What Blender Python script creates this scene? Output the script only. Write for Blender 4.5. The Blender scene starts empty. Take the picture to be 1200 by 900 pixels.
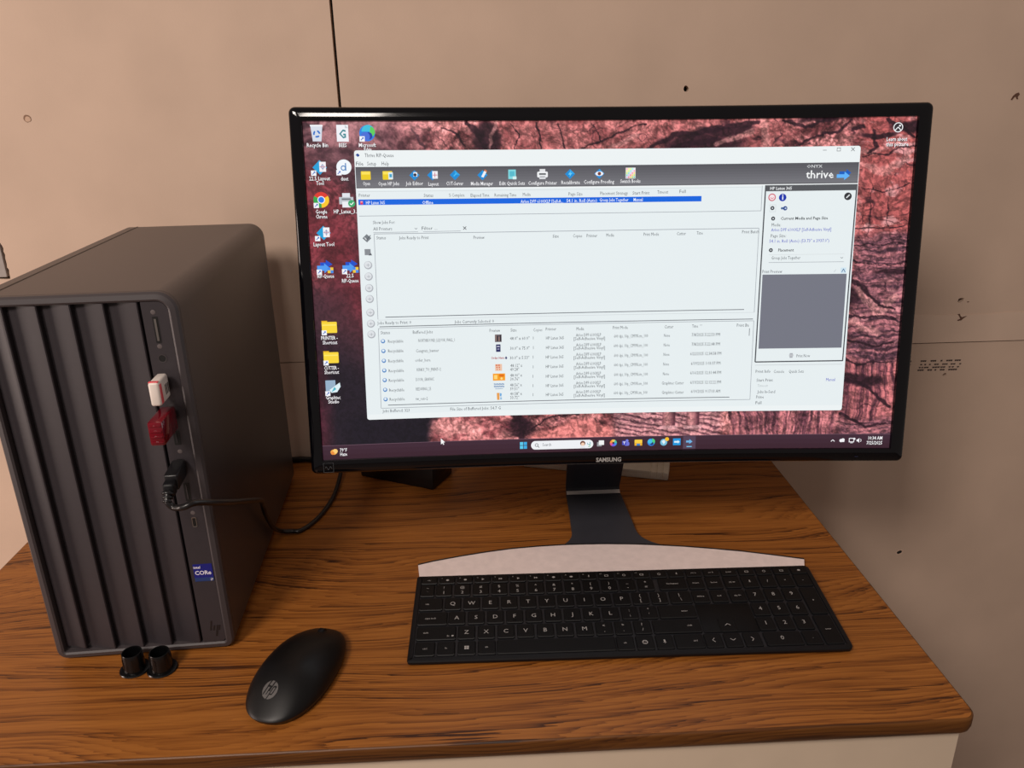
import bpy, bmesh, math, random
import numpy as np
from mathutils import Vector, Matrix
random.seed(4); rng = np.random.RandomState(7)
S = bpy.context.scene; COL = S.collection

# ------------------------------------------------------------ camera
cd = bpy.data.cameras.new('camera'); cam = bpy.data.objects.new('camera', cd); COL.objects.link(cam)
cd.sensor_width = 36; cd.lens = 919.85/1200*36; cd.clip_start = .02
rt, up, fw = Vector((.9988,-.0463,-.0164)), Vector((.0315,.3493,.9365)), Vector((.0377,.9359,-.3503))
fw.normalize(); rt = (rt - fw*rt.dot(fw)).normalized(); up = rt.cross(fw)
m = Matrix((rt, up, -fw)).transposed().to_4x4(); m.translation = (-.4262,-.5209,.5214)
cam.matrix_world = m; S.camera = cam
# ------------------------------------------------------------ world, lamps, exposure
w = bpy.data.worlds.new('world'); S.world = w; w.use_nodes = True
w.node_tree.nodes['Background'].inputs[0].default_value = (.80,.68,.62,1)
w.node_tree.nodes['Background'].inputs[1].default_value = .23
def area(name, loc, target, size, power, color, sy=None):
    l = bpy.data.lights.new(name, 'AREA'); l.energy = power; l.color = color; l.size = size
    if sy: l.shape = 'RECTANGLE'; l.size_y = sy
    o = bpy.data.objects.new(name, l); COL.objects.link(o); o.location = loc
    o.rotation_euler = (Vector(target)-Vector(loc)).to_track_quat('-Z','Y').to_euler(); return o
area('ceiling_lamp', (-1.55,-1.65,1.90), (-.6,.3,.1), .62, 44, (1,.88,.79), .62)
area('ceiling_spot', (-.66,-1.70,1.98), (-.6,.3,.1), .24, 10, (1,.90,.82), .40)
area('side_lamp', (-2.2,-.30,.16), (-1.0,.58,.05), .5, 12, (1,.80,.71), .8)
S.view_settings.view_transform = 'Standard'; S.view_settings.look = 'None'
S.view_settings.exposure = 0; S.view_settings.gamma = 1

# ------------------------------------------------------------ helpers
def lin(c):
    return tuple((x/12.92 if x <= .04045 else ((x+.055)/1.055)**2.4) for x in c)
def rgb(r,g,b): return lin((r/255,g/255,b/255))
def mat(name, col, rough=.5, metal=0, spec=.5, coat=0, emit=None, strength=1, trans=0, nscale=0, namt=0, bump=0, ndetail=3):
    m = bpy.data.materials.new(name); m.use_nodes = True; nt = m.node_tree; b = nt.nodes['Principled BSDF']
    b.inputs['Base Color'].default_value = (*col,1); b.inputs['Roughness'].default_value = rough
    b.inputs['Metallic'].default_value = metal; b.inputs['Specular IOR Level'].default_value = spec
    b.inputs['Coat Weight'].default_value = coat; b.inputs['Coat Roughness'].default_value = .06
    b.inputs['Transmission Weight'].default_value = trans
    if emit: b.inputs['Emission Color'].default_value = (*emit,1); b.inputs['Emission Strength'].default_value = strength
    if nscale:
        tc = nt.nodes.new('ShaderNodeTexCoord'); n = nt.nodes.new('ShaderNodeTexNoise'); n.inputs['Scale'].default_value = nscale; n.inputs['Detail'].default_value = ndetail
        nt.links.new(tc.outputs['Object'], n.inputs['Vector'])
        mr = nt.nodes.new('ShaderNodeMapRange'); mr.inputs[1].default_value = .3; mr.inputs[2].default_value = .7
        mr.inputs[3].default_value = 1-namt; mr.inputs[4].default_value = 1+namt
        nt.links.new(n.outputs[0], mr.inputs[0])
        mx = nt.nodes.new('ShaderNodeVectorMath'); mx.operation = 'SCALE'; mx.inputs[0].default_value = col
        nt.links.new(mr.outputs[0], mx.inputs['Scale']); nt.links.new(mx.outputs[0], b.inputs['Base Color'])
        if bump:
            bp = nt.nodes.new('ShaderNodeBump'); bp.inputs['Strength'].default_value = bump; bp.inputs['Distance'].default_value = .0005
            nt.links.new(n.outputs[0], bp.inputs['Height']); nt.links.new(bp.outputs[0], b.inputs['Normal'])
    return m
def obj(name, verts, faces, mt, parent=None, smooth=False, loc=None, rot=None):
    me = bpy.data.meshes.new(name); me.from_pydata([tuple(v) for v in verts], [], faces); me.validate(); me.update()
    if smooth: me.polygons.foreach_set('use_smooth', [True]*len(me.polygons))
    me.materials.append(mt); o = bpy.data.objects.new(name, me); COL.objects.link(o)
    if parent: o.parent = parent
    if loc is not None: o.location = loc
    if rot is not None: o.rotation_euler = rot
    return o
def bmobj(name, bm, mt, parent=None, smooth=False, angle=None):
    bmesh.ops.recalc_face_normals(bm, faces=bm.faces)
    me = bpy.data.meshes.new(name); bm.to_mesh(me); bm.free()
    if smooth:
        me.polygons.foreach_set('use_smooth', [True]*len(me.polygons))
        if angle: me.set_sharp_from_angle(angle=math.radians(angle))
    me.materials.append(mt); o = bpy.data.objects.new(name, me); COL.objects.link(o)
    if parent: o.parent = parent
    return o
def add_box(bm, x0,x1,y0,y1,z0,z1, bev=0, seg=2, M=None):
    r = bmesh.ops.create_cube(bm, size=1); vs = r['verts']
    for v in vs: v.co = Vector(((x0+x1)/2+v.co.x*(x1-x0), (y0+y1)/2+v.co.y*(y1-y0), (z0+z1)/2+v.co.z*(z1-z0)))
    if bev:
        es = list({e for v in vs for e in v.link_edges})
        rr = bmesh.ops.bevel(bm, geom=es, offset=bev, segments=seg, affect='EDGES', profile=.5); vs = list({v for f in rr['faces'] for v in f.verts}|{v for v in vs if v.is_valid})
    if M is not None:
        for v in vs: v.co = M @ v.co
    return vs
def box(name, a, mt, parent=None, bev=0, seg=2, M=None):
    bm = bmesh.new(); add_box(bm, *a, bev=bev, seg=seg, M=M); return bmobj(name, bm, mt, parent, smooth=bev>0, angle=40)
def tag(o, label=None, cat=None, group=None, kind=None):
    if label: o['label'] = label
    if cat: o['category'] = cat
    if group: o['group'] = group
    if kind: o['kind'] = kind
    return o
def empty(name, loc, rz=0, label=None, cat=None):
    o = bpy.data.objects.new(name, None); o.empty_display_size = .05; COL.objects.link(o)
    o.location = loc; o.rotation_euler = (0,0,rz); return tag(o, label, cat)
def tube(name, pts, r, mt, parent=None, n=10, sub=10, caps=True):
    # Catmull-Rom swept tube; r is a number or a list per control point
    P = [Vector(p) for p in pts]; Q = []; RR = []
    rs = r if isinstance(r, (list,tuple)) else [r]*len(P)
    for i in range(len(P)-1):
        p0 = P[i-1] if i else P[0]*2-P[1]; p1, p2 = P[i], P[i+1]; p3 = P[i+2] if i+2 < len(P) else P[-1]*2-P[-2]
        for k in range(sub):
            t = k/sub; Q.append(.5*((2*p1)+(p2-p0)*t+(2*p0-5*p1+4*p2-p3)*t*t+(3*p1-p0-3*p2+p3)*t**3)); RR.append(rs[i]*(1-t)+rs[i+1]*t)
    Q.append(P[-1]); RR.append(rs[-1])
    vs, fs = [], []; N = None
    for i, q in enumerate(Q):
        T = (Q[min(i+1,len(Q)-1)]-Q[max(i-1,0)]).normalized()
        if N is None: N = T.orthogonal().normalized()
        N = (N-T*N.dot(T)).normalized(); B = T.cross(N)
        for k in range(n):
            a = 2*math.pi*k/n; vs.append(q+(N*math.cos(a)+B*math.sin(a))*RR[i])
    for i in range(len(Q)-1):
        for k in range(n):
            k2 = (k+1)%n; fs.append((i*n+k, i*n+k2, (i+1)*n+k2, (i+1)*n+k))
    if caps: fs.append(tuple(range(n))[::-1]); fs.append(tuple((len(Q)-1)*n+k for k in range(n)))
    return obj(name, vs, fs, mt, parent, smooth=True)
def prism(name, outline, z0, z1, mt, parent=None, bev=0, seg=2):
    bm = bmesh.new(); vs = [bm.verts.new((x,y,z0)) for x,y in outline]; f = bm.faces.new(vs)
    r = bmesh.ops.extrude_face_region(bm, geom=[f])
    for e in r['geom']:
        if isinstance(e, bmesh.types.BMVert): e.co.z = z1
    if bev:
        es = [e for e in bm.edges if abs(e.verts[0].co.z-z1) < 1e-7 and abs(e.verts[1].co.z-z1) < 1e-7]
        bmesh.ops.bevel(bm, geom=es, offset=bev, segments=seg, affect='EDGES')
    return bmobj(name, bm, mt, parent, smooth=bev>0, angle=40)
# text as flat mesh geometry: returns (verts2d, tris) with baseline 0, cap height 1
_tc = {}
def glyphs(s, bold=0, res=2):
    key = (s, bold, res)
    if key in _tc: return _tc[key]
    c = bpy.data.curves.new('t', 'FONT'); c.body = s; c.size = 1; c.resolution_u = res; c.offset = bold
    o = bpy.data.objects.new('t', c); me = o.to_mesh()
    v = np.array([tuple(x.co[:2]) for x in me.vertices]) if len(me.vertices) else np.zeros((0,2))
    f = [tuple(p.vertices) for p in me.polygons]
    o.to_mesh_clear(); bpy.data.objects.remove(o); bpy.data.curves.remove(c)
    _tc[key] = (v, f); return v, f
CAP = glyphs('H')[0][:,1].max()

# ------------------------------------------------------------ materials
def wood_mat(name, dark=1.0, axis_z=False):
    m = bpy.data.materials.new(name); m.use_nodes = True; nt = m.node_tree; N = nt.nodes; L = nt.links; b = N['Principled BSDF']
    def nd(t, **k):
        n = N.new(t)
        for a, v in k.items(): setattr(n, a, v)
        return n
    tc = nd('ShaderNodeTexCoord')
    def noise(sc, detail, rough=.5, scale=1, loc=(0,0,0)):
        mp = nd('ShaderNodeMapping'); mp.inputs['Scale'].default_value = sc; mp.inputs['Location'].default_value = loc
        L.new(tc.outputs['Object'], mp.inputs[0]); n = nd('ShaderNodeTexNoise'); n.inputs['Scale'].default_value = scale
        n.inputs['Detail'].default_value = detail; n.inputs['Roughness'].default_value = rough; L.new(mp.outputs[0], n.inputs['Vector']); return n.outputs[0]
    def math_(op, a, c=None, clamp=False):
        n = nd('ShaderNodeMath', operation=op, use_clamp=clamp)
        for i, x in enumerate((a, c)):
            if x is None: continue
            if isinstance(x, (int,float)): n.inputs[i].default_value = x
            else: L.new(x, n.inputs[i])
        return n.outputs[0]
    sep = nd('ShaderNodeSeparateXYZ'); L.new(tc.outputs['Object'], sep.inputs[0])
    # annual rings: a plain-sawn field; contour bands of (y + slow waves), stretched along the board
    y = math_('ADD', sep.outputs['Y'], math_('MULTIPLY', sep.outputs['Z'], 1.0))
    slope = math_('MULTIPLY', sep.outputs['X'], .035)
    warp = math_('MULTIPLY', noise((2.0,6.5,6.5), 1.5, .45, 1, (3.3,1.7,0)), .20)
    warp2 = math_('MULTIPLY', noise((9,45,45), 2, .5), .006)
    t = math_('ADD', math_('ADD', math_('SUBTRACT', y, slope), warp), warp2)
    fib_ = noise((7,300,300), 2, .5, 1, (1,8,0))
    ph = math_('ADD', math_('MULTIPLY', t, 62.0), math_('MULTIPLY', fib_, .55))
    fr = math_('FRACT', ph)
    # each ring: porous dark early wood fading into light late wood
    ring = math_('POWER', math_('SUBTRACT', 1.0, fr), 4.5)
    ring2 = math_('MULTIPLY', math_('POWER', math_('SUBTRACT', 1.0, math_('FRACT', math_('ADD', math_('MULTIPLY', t, 214.0), math_('MULTIPLY', fib_, .9)))), 2.6), .55)
    amp = noise((3.0,60,60), 2, .5, 1, (9,2,0)); amp = math_('MULTIPLY', math_('SUBTRACT', amp, .30), 2.6, True)
    fib = noise((13,400,400), 3, .65)         # pores
    fib2 = noise((5,160,160), 2, .6, 1, (5,5,0))
    pores = math_('MULTIPLY', math_('SUBTRACT', fib, .45), 3.5, True)
    d = math_('MULTIPLY', ring, math_('ADD', .45, math_('MULTIPLY', pores, .75)))
    d = math_('MULTIPLY', d, amp)
    d = math_('ADD', d, math_('MULTIPLY', math_('SUBTRACT', fib2, .5), .42))
    d = math_('ADD', d, math_('MULTIPLY', math_('SUBTRACT', fib, .5), .55))
    d = math_('ADD', d, math_('MULTIPLY', ring2, amp))
    d = math_('ADD', d, .14, True)
    cr = nd('ShaderNodeValToRGB'); e = cr.color_ramp.elements
    c0, c1, c2 = rgb(166,104,44), rgb(128,74,27), rgb(60,29,9)
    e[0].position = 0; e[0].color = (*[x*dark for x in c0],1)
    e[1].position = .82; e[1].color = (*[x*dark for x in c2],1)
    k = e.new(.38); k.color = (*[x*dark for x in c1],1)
    L.new(d, cr.inputs[0]); L.new(cr.outputs[0], b.inputs['Base Color'])
    b.inputs['Roughness'].default_value = .42; b.inputs['Specular IOR Level'].default_value = .35
    bp = nd('ShaderNodeBump'); bp.inputs['Strength'].default_value = .25; bp.inputs['Distance'].default_value = .0004; bp.invert = True
    L.new(d, bp.inputs['Height']); L.new(bp.outputs[0], b.inputs['Normal'])
    return m
def drywall_mat(name, col):
    m = mat(name, col, .9, spec=.15, nscale=9, namt=.05, ndetail=5)
    nt = m.node_tree; b = nt.nodes['Principled BSDF']; tc = nt.nodes.new('ShaderNodeTexCoord')
    n = nt.nodes.new('ShaderNodeTexNoise'); n.inputs['Scale'].default_value = 420; n.inputs['Detail'].default_value = 4
    nt.links.new(tc.outputs['Object'], n.inputs['Vector'])
    bp = nt.nodes.new('ShaderNodeBump'); bp.inputs['Strength'].default_value = .25; bp.inputs['Distance'].default_value = .0004
    nt.links.new(n.outputs[0], bp.inputs['Height']); nt.links.new(bp.outputs[0], b.inputs['Normal']); return m
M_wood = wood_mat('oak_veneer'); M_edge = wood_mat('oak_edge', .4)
M_dry = drywall_mat('drywall_paper', rgb(194,170,152)); M_tape = drywall_mat('drywall_fold', rgb(200,176,158))
M_void = mat('dark_gap', (.006,.005,.005), .9)
M_ink = mat('ink', rgb(62,48,46), .8); M_tear = mat('torn_paper', rgb(92,62,48), .9); M_gyp = mat('gypsum', rgb(200,185,172), .9)
M_floor = mat('floor', rgb(120,105,95), .6, nscale=6, namt=.15)
M_cab = mat('cabinet_laminate', rgb(204,184,162), .55, nscale=30, namt=.02)
M_steel = mat('galvanised_steel', rgb(170,162,158), .6, .2, nscale=40, namt=.1)
M_tower = mat('tower_metal', rgb(54,50,53), .36, spec=.6, nscale=300, namt=.03)
M_towerf = mat('tower_plastic', rgb(48,43,47), .5, nscale=200, namt=.04)
M_rim = mat('tower_rim', rgb(64,58,60), .45)
M_blk = mat('black_plastic', rgb(15,14,17), .38, nscale=90, namt=.05)
M_blkm = mat('matt_black', rgb(10,10,14), .5, spec=.3, nscale=120, namt=.06)
M_gloss = mat('piano_black', rgb(5,5,9), .08, coat=.25, spec=.35, nscale=50, namt=.02)
M_port = mat('port_dark', (.004,.004,.004), .5)
M_chrome = mat('port_metal', rgb(190,185,180), .3, 1)
M_white = mat('white_plastic', rgb(226,214,205), .4, nscale=60, namt=.03)
M_coral = mat('coral_plastic', rgb(235,86,96), .4)
M_red = mat('red_clear_plastic', rgb(128,6,30), .15, coat=.6, trans=.3, nscale=80, namt=.1)
M_reds = mat('red_inner', rgb(90,4,18), .3)
M_silver = mat('brushed_silver', rgb(250,234,232), .45, .15, nscale=110, namt=.05, ndetail=4)
M_key = mat('key_plastic', rgb(6,6,8), .5, spec=.25, nscale=400, namt=.08)
M_deck = mat('keyboard_deck', rgb(23,23,28), .5, nscale=300, namt=.06)
M_legend = mat('legend_print', rgb(158,154,152), .6)
M_logo = mat('silver_print', rgb(165,162,160), .5); M_logo2 = mat('grey_print', rgb(84,81,80), .5)
M_hpd = mat('dark_logo', rgb(22,18,19), .25)
M_blue = mat('blue_sticker', rgb(24,30,120), .35); M_blue2 = mat('blue_sticker_band', rgb(34,58,112), .35)
M_wht = mat('white_print', rgb(230,226,240), .5)
M_mouse = mat('mouse_plastic', rgb(9,8,9), .42, spec=.35, nscale=200, namt=.05)
M_cream = mat('cream_plastic', rgb(232,222,204), .5, nscale=60, namt=.04)
M_cable = mat('cable_rubber', rgb(24,22,23), .32, nscale=150, namt=.05)

# ------------------------------------------------------------ setting: wall, floor
WY = .5779; JZ = .1542; SX = -.601
wall = box('wall_back', (-3.2,2.6, WY+.013,WY+.05, -.78,2.3), M_void); tag(wall, kind='structure')
fl = box('floor', (-3.2,2.6,-3.4,WY+.05,-.82,-.78), M_floor); tag(fl, kind='structure')
def drywall(x0,x1,z0,z1, holes=()):
    bm = bmesh.new()
    def loop(pts):
        vs = [bm.verts.new((x, WY, z)) for x,z in pts]
        for i in range(len(vs)): bm.edges.new((vs[i], vs[(i+1)%len(vs)]))
    loop([(x0,z0),(x1,z0),(x1,z1),(x0,z1)])
    for h in holes: loop(h)
    bmesh.ops.triangle_fill(bm, edges=bm.edges[:], use_beauty=True, use_dissolve=False, normal=(0,-1,0))
    r = bmesh.ops.extrude_face_region(bm, geom=bm.faces[:])
    for e in r['geom']:
        if isinstance(e, bmesh.types.BMVert): e.co.y += .0125
    return bmobj('drywall_panel', bm, M_dry, wall)
def ring(x,z,rx,rz=None,n=14,j=.12,ang=0):
    rz = rz or rx; o = []
    for k in range(n):
        a = 2*math.pi*k/n; q = 1+random.uniform(-j,j); u, v = rx*q*math.cos(a), rz*q*math.sin(a)
        o.append((x+u*math.cos(ang)-v*math.sin(ang), z+u*math.sin(ang)+v*math.cos(ang)))
    return o
bx = [(-1.16,.2885)] + [(-1.16+i*.008+random.uniform(-.002,.002), .2885+random.uniform(-.0006,.0006)) for i in range(1,11)] + [(-1.0735,.2885)]
zz = .2885
while zz < .385:
    zz += .0035+random.uniform(0,.002); bx.append((-1.0735+random.choice((-.0016,.0014,.0004,-.0004))-(zz-.2885)*.02, zz))
bx += [(-1.16, zz)]
drywall(-3.2, SX-.0019, JZ+.0009, 2.3, [bx])
drywall(SX+.0019, 2.6, JZ+.0009, 2.3, [ring(-.1444,.5197,.0036,.0040), ring(.2844,.2198,.0046,.0036,ang=.5)])
drywall(-3.2, 2.6, -.78, JZ-.0004, [ring(.2605,-.2112,.0044,.0028,ang=.45), ring(.2809,.1032,.0030,.0023,ang=.5)])
def wallflat(name, outline, mt, th=.0002, y=WY):
    n = len(outline); vs = [(x,y-th,z) for x,z in outline]+[(x,y,z) for x,z in outline]
    return obj(name, vs, [tuple(range(n))]+[(i,(i+1)%n,n+(i+1)%n,n+i) for i in range(n)], mt, wall)
# paper fold above the joint, right of the monitor
fo = []
xs = np.linspace(.12,2.5,90)
top = [(x, .1985+.0011*math.sin(x*37)+.0006*math.sin(x*91)) for x in xs]
wallflat('paper_fold', [(x, JZ+.0012) for x in xs]+top[::-1], M_tape, .0009)
# dimple with a fastener head, upper left
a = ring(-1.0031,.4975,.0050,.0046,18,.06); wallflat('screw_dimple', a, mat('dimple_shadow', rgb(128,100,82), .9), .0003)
wallflat('screw_dimple', ring(-1.0024,.4968,.0036,.0033,16,.08), mat('dimple_filler', rgb(188,158,136), .9), .0007)
# torn spots of face paper
wallflat('paper_tear', [(.3010,.4985),(.3030,.5030),(.3062,.5062),(.3102,.5076),(.3120,.5050),(.3098,.5022),(.3110,.4990),(.3088,.4992),(.3068,.5028),(.3045,.5008),(.3030,.4982)], M_tear, .0006)
wallflat('paper_tear', [(.2835,.1985),(.2862,.1992),(.2880,.1958),(.2905,.1940),(.2978,.1962),(.2925,.1918),(.2905,.1895),(.2850,.1885),(.2838,.1900),(.2880,.1915),(.2868,.1942)], M_tear, .0012)
wallflat('paper_tear', ring(.2958,.2172,.0016,.0007,8,.2), M_tear, .0003)
wallflat('hole_rim', ring(.2608,-.2118,.0068,.0045,16,.1,.4)+[], mat('rim_paper', rgb(208,180,160), .9), .00015)
wallflat('hole_shadow', ring(.2605,-.2112,.0044,.0028,12,.1,.45), M_void, .0003)
# dot-matrix print rows
dash = {0:[(150,205),(245,300),(340,360),(395,455),(475,535),(45,65)], 1:[(152,172),(192,210),(236,254),(285,331),(362,416),(442,490),(525,545),(42,62)],
        2:[(143,162),(168,186),(192,238),(272,345),(350,398),(428,450),(458,480),(508,530),(36,54)], 3:[(135,196),(230,275),(298,316),(350,396),(430,515),(34,52)]}
zr = [.1262,.1205,.1158,.1115]; ivs, ifs = [], []
for r, L_ in dash.items():
    for a, b in L_:
        n = max(1, round((b-a)/21)); 
        for k in range(n):
            x0 = .2396+(a+(b-a)*k/n-152)*.000163; x1 = .2396+(a+(b-a)*(k+.9)/n-152)*.000163; z = zr[r]+(a-152)*-1.2e-6
            i = len(ivs); h = .00135 if r in (0,3) else .00115
            ivs += [(x0+.0004,WY-.0002,z-h),(x1,WY-.0002,z-h*.8),(x1+.0004,WY-.0002,z+h),(x0,WY-.0002,z+h*.9)]; ifs.append((i,i+1,i+2,i+3))
obj('ink_stamp', ivs, ifs, M_ink, wall)
# steel wiring box in its ragged cut-out
eb = empty('wiring_box', (-1.116, WY, .29), 0, 'grey steel wiring box in a ragged cut-out of the bare drywall above the computer tower', 'wiring box')
box('box_plate', (-.043,.0395,-.001,.008,.001,.088), M_steel, eb, bev=.002)
box('box_tab', (-.02,.03,-.0018,-.0008,.070,.084), M_steel, eb, bev=.0004)

# ------------------------------------------------------------ desk: oak worktop on a cabinet
top_ = empty('worktop', (-.5,.29,-.03), 0, 'brown oak-grain worktop with rounded front corner carrying computer, keyboard and mouse', 'desk')
def outline(x0,x1,y0,y1,r,n=8):
    o = []
    for cx,cy,a0 in ((x1-r,y0+r,-90),(x1-.001,y1-.001,0),(x0+.001,y1-.001,90),(x0+r,y0+r,180)):
        rr = r if cy < .1 else .001
        for k in range(n+1):
            a = math.radians(a0+90*k/n); o.append((cx+rr*math.cos(a), cy+rr*math.sin(a)))
    return o
def inset(o, d, c=(-.5,.29)):
    # inward offset of a convex outline
    n = len(o); q = []
    for i in range(n):
        p0, p1, p2 = Vector(o[i-1]), Vector(o[i]), Vector(o[(i+1)%n]); e = ((p2-p0)).normalized(); nn = Vector((-e.y, e.x)); q.append(tuple(p1+nn*d))
    return q
O = outline(-1.0047, 0, 0, WY-.0012, .014)
tx, ty, tz = -.5, .29, -.03
o1 = inset(O, .0022)
vs = [(x-tx,y-ty,0-tz) for x,y in o1]
obj('top_surface', vs, [tuple(range(len(vs)))], M_wood, top_)
prof = [(.0022,0),(.0012,-.0004),(.0003,-.0015),(0,-.004),(0,-.011),(.0012,-.0155),(.0045,-.0195),(.010,-.0215)]
vs, fs = [], []; n = len(O)
for d, z in prof: vs += [(x-tx,y-ty,z-tz) for x,y in inset(O, d)]
for i in range(len(prof)-1):
    for k in range(n): k2 = (k+1)%n; fs.append((i*n+k,i*n+k2,(i+1)*n+k2,(i+1)*n+k))
fs.append(tuple((len(prof)-1)*n+k for k in range(n)))
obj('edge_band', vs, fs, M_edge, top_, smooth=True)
cab = empty('cabinet', (-.5,.3,-.78), 0, 'pale cream cabinet under the oak worktop, only its top strip in view', 'cabinet')
def rel(a, c): return (a[0]-c[0],a[1]-c[0],a[2]-c[1],a[3]-c[1],a[4]-c[2],a[5]-c[2])
cc = (-.5,.3,-.78)
box('cabinet_body', rel((-.985,-.005,.016,WY-.002,-.78,-.0215), cc), M_cab, cab, bev=.001)
box('cabinet_front', rel((-.98,-.0065,.0125,.016,-.70,-.026), cc), M_cab, cab, bev=.0008)

# ------------------------------------------------------------ computer tower
TX, TY, TA, TW, TD, TH = -.8535, .1295, .0491, .1706, .3716, .3673
tw = empty('computer_tower', (TX,TY,.0015), TA, 'charcoal computer tower with slatted front standing at the left end of the desk', 'computer')
def rr(x0,x1,z0,z1,r,n=8):
    o = []
    for cx,cz,a0,q in ((x1-r[0],z0+r[0],-90,r[0]),(x1-r[1],z1-r[1],0,r[1]),(x0+r[2],z1-r[2],90,r[2]),(x0+r[3],z0+r[3],180,r[3])):
        for k in range(n+1):
            a = math.radians(a0+90*k/n); o.append((cx+q*math.cos(a), cz+q*math.sin(a)))
    return o
RO = (.010,.017,.006,.010)
def loops(name, ls, mt, parent, cap0=False, cap1=False, closed=False, sm=True, ang=35):
    vs, fs = [], []; n = len(ls[0][1])
    for y, o in ls: vs += [(x,y,z) for x,z in o]
    k0 = len(ls) if closed else len(ls)-1
    for i in range(k0):
        j = (i+1)%len(ls)
        for k in range(n): k2 = (k+1)%n; fs.append((i*n+k,i*n+k2,j*n+k2,j*n+k))
    if cap0: fs.append(tuple(range(n))[::-1])
    if cap1: fs.append(tuple((len(ls)-1)*n+k for k in range(n)))
    o = obj(name, vs, fs, mt, parent, smooth=sm); o.data.set_sharp_from_angle(angle=math.radians(ang))
    return o
H = TH-.0015
outer = rr(0,TW,0,H,RO)
def ins(d): return rr(d,TW-d,d,H-d,tuple(max(.0015,q-d) for q in RO))
loops('case_shell', [(.0085,outer),(TD-.002,outer),(TD,ins(.002))], M_tower, tw, cap0=True, cap1=True)
loops('front_rim', [(.008,outer),(.0035,outer),(.0012,ins(.0018)),(.0002,ins(.0060)),(.0014,ins(.0078)),(.0080,ins(.0082))], M_rim, tw, closed=True)
# side panel joint along the top left and the top rear
box('panel_seam', (.0150,.0166,.012,TD-.0005,H-.0006,H+.00025), M_port, tw)
# sawtooth fins: deep at the left edge, flush at the right edge
gx = [.0080,.0300,.0575,.0845,.1115,.1392]; zi0, zi1 = .0083, H-.0083
for i in range(5):
    a, b = gx[i]+.0014, gx[i+1]-.0008
    vs, fs = [], []
    prof_ = [(a,.0082),(a,.0068),(a+.004,.0064),(b-.0025,.0016),(b-.0008,.0012),(b,.0020),(b,.0082)]
    za, zb = zi0+(.0035 if i == 0 else 0), zi1
    for z in (za, zb):
        for x,y in prof_: vs.append((x,y,z))
    q = len(prof_)
    for k in range(q): k2 = (k+1)%q; fs.append((k,k2,q+k2,q+k))
    fs += [tuple(range(q))[::-1], tuple(range(q,2*q))]
    obj('front_fin', vs, fs, M_towerf, tw)
pn = rr(.1408,TW-.0081,.0083,H-.0083,(.0035,.009,.0005,.0005))
loops('port_panel', [(.0082,pn),(.0016,pn)], M_towerf, tw, cap1=True, cap0=True, sm=False)
PY = .0016; zb = -.0015
def port(name, x, z, w, h, mt_in=M_port, frame=None, tongue=None, q=.15):
    o = rr(x-w/2,x+w/2,z+zb-h/2,z+zb+h/2,(min(w,h)*q,)*4,3)
    p = loops(name, [(PY-.0001,o),(PY-.0002,o)], mt_in, tw, cap1=True, sm=False)
    if frame:
        e = .0006; o2 = rr(x-w/2-e,x+w/2+e,z+zb-h/2-e,z+zb+h/2+e,((min(w,h)+2*e)*(q+.03 if q < .4 else .49),)*4,3)
        loops('port_frame', [(PY-.0003,o),(PY-.0004,o2),(PY,o2)], frame, p, sm=False)
    if tongue: box('port_tongue', (x-w/2+tongue[0],x-w/2+tongue[1],PY-.0005,PY-.0002,z+zb-h/2+.002,z+zb+h/2-.002), tongue[2], p)
    return p
port('card_slot', .1507,.3343,.0045,.0235,M_port,None,(.0012,.0030,M_chrome))
port('audio_jack', .1510,.3085,.0062,.0062,M_port,M_rim,None,.49)
port('usb_port', .1495,.2850,.0055,.0135); port('usb_port', .1500,.2575,.0055,.0135)
port('usb_port', .1510,.2330,.0055,.0140,M_port,None,(.002,.0028,mat('port_tongue', rgb(48,44,46), .5)))
port('usb_port', .1500,.2050,.0055,.0135); port('usb_port', .1515,.1780,.0052,.0190,M_port,None,(.002,.0028,M_rim))
port('usb_port', .1530,.1460,.0030,.0088,M_port,M_chrome)
def symbol(x, z, r):
    return loops('port_symbol', [(PY-.0001,ins_c(x,z,r)),(PY-.0002,ins_c(x,z,r*.8))], mat('symbol_grey', rgb(92,84,84), .5), tw, cap1=True, sm=False)
def ins_c(x,z,r,n=12): return [(x+r*math.cos(-2*math.pi*k/n), z+zb+r*math.sin(-2*math.pi*k/n)) for k in range(n)]
for x, z in ((.1500,.3500),(.1505,.3195),(.1515,.2460),(.1515,.2195),(.1530,.1560),(.1515,.1650)): symbol(x,z,.0021)
def flat_text(name, s, cx, z, h, mt, parent, y, w=None, bold=0, plane='xz', slant=0):
    v, f = glyphs(s, bold); k = h/CAP; x0, x1 = v[:,0].min(), v[:,0].max(); kx = (w/(x1-x0)) if w else k
    pts = [(cx+(p[0]-(x0+x1)/2)*kx+slant*(p[1]*k), z+p[1]*k-h/2) for p in v]
    if plane == 'xz': vs = [(x,y,q) for x,q in pts]
    else: vs = [(x,q,y) for x,q in pts]
    return obj(name, vs, f, mt, parent)
# processor sticker
st = box('processor_sticker', (.1440,.1618,PY-.0004,PY,.0795,.0985), M_blue, tw); st['label'] = 'blue square sticker with white lettering'
box('sticker_band', (.1440,.1618,PY-.0006,PY-.0004,.0795,.0835), M_blue2, st)
flat_text('lettering','intel',.1478,.0955,.0026,M_wht,st,PY-.0009,.0062,.02)
flat_text('lettering','CORe',.1528,.0893,.0042,M_wht,st,PY-.0009,.0150,.02)
flat_text('lettering','i7',.1600,.0813,.0024,M_wht,st,PY-.0009,.0024,.02)
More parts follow.
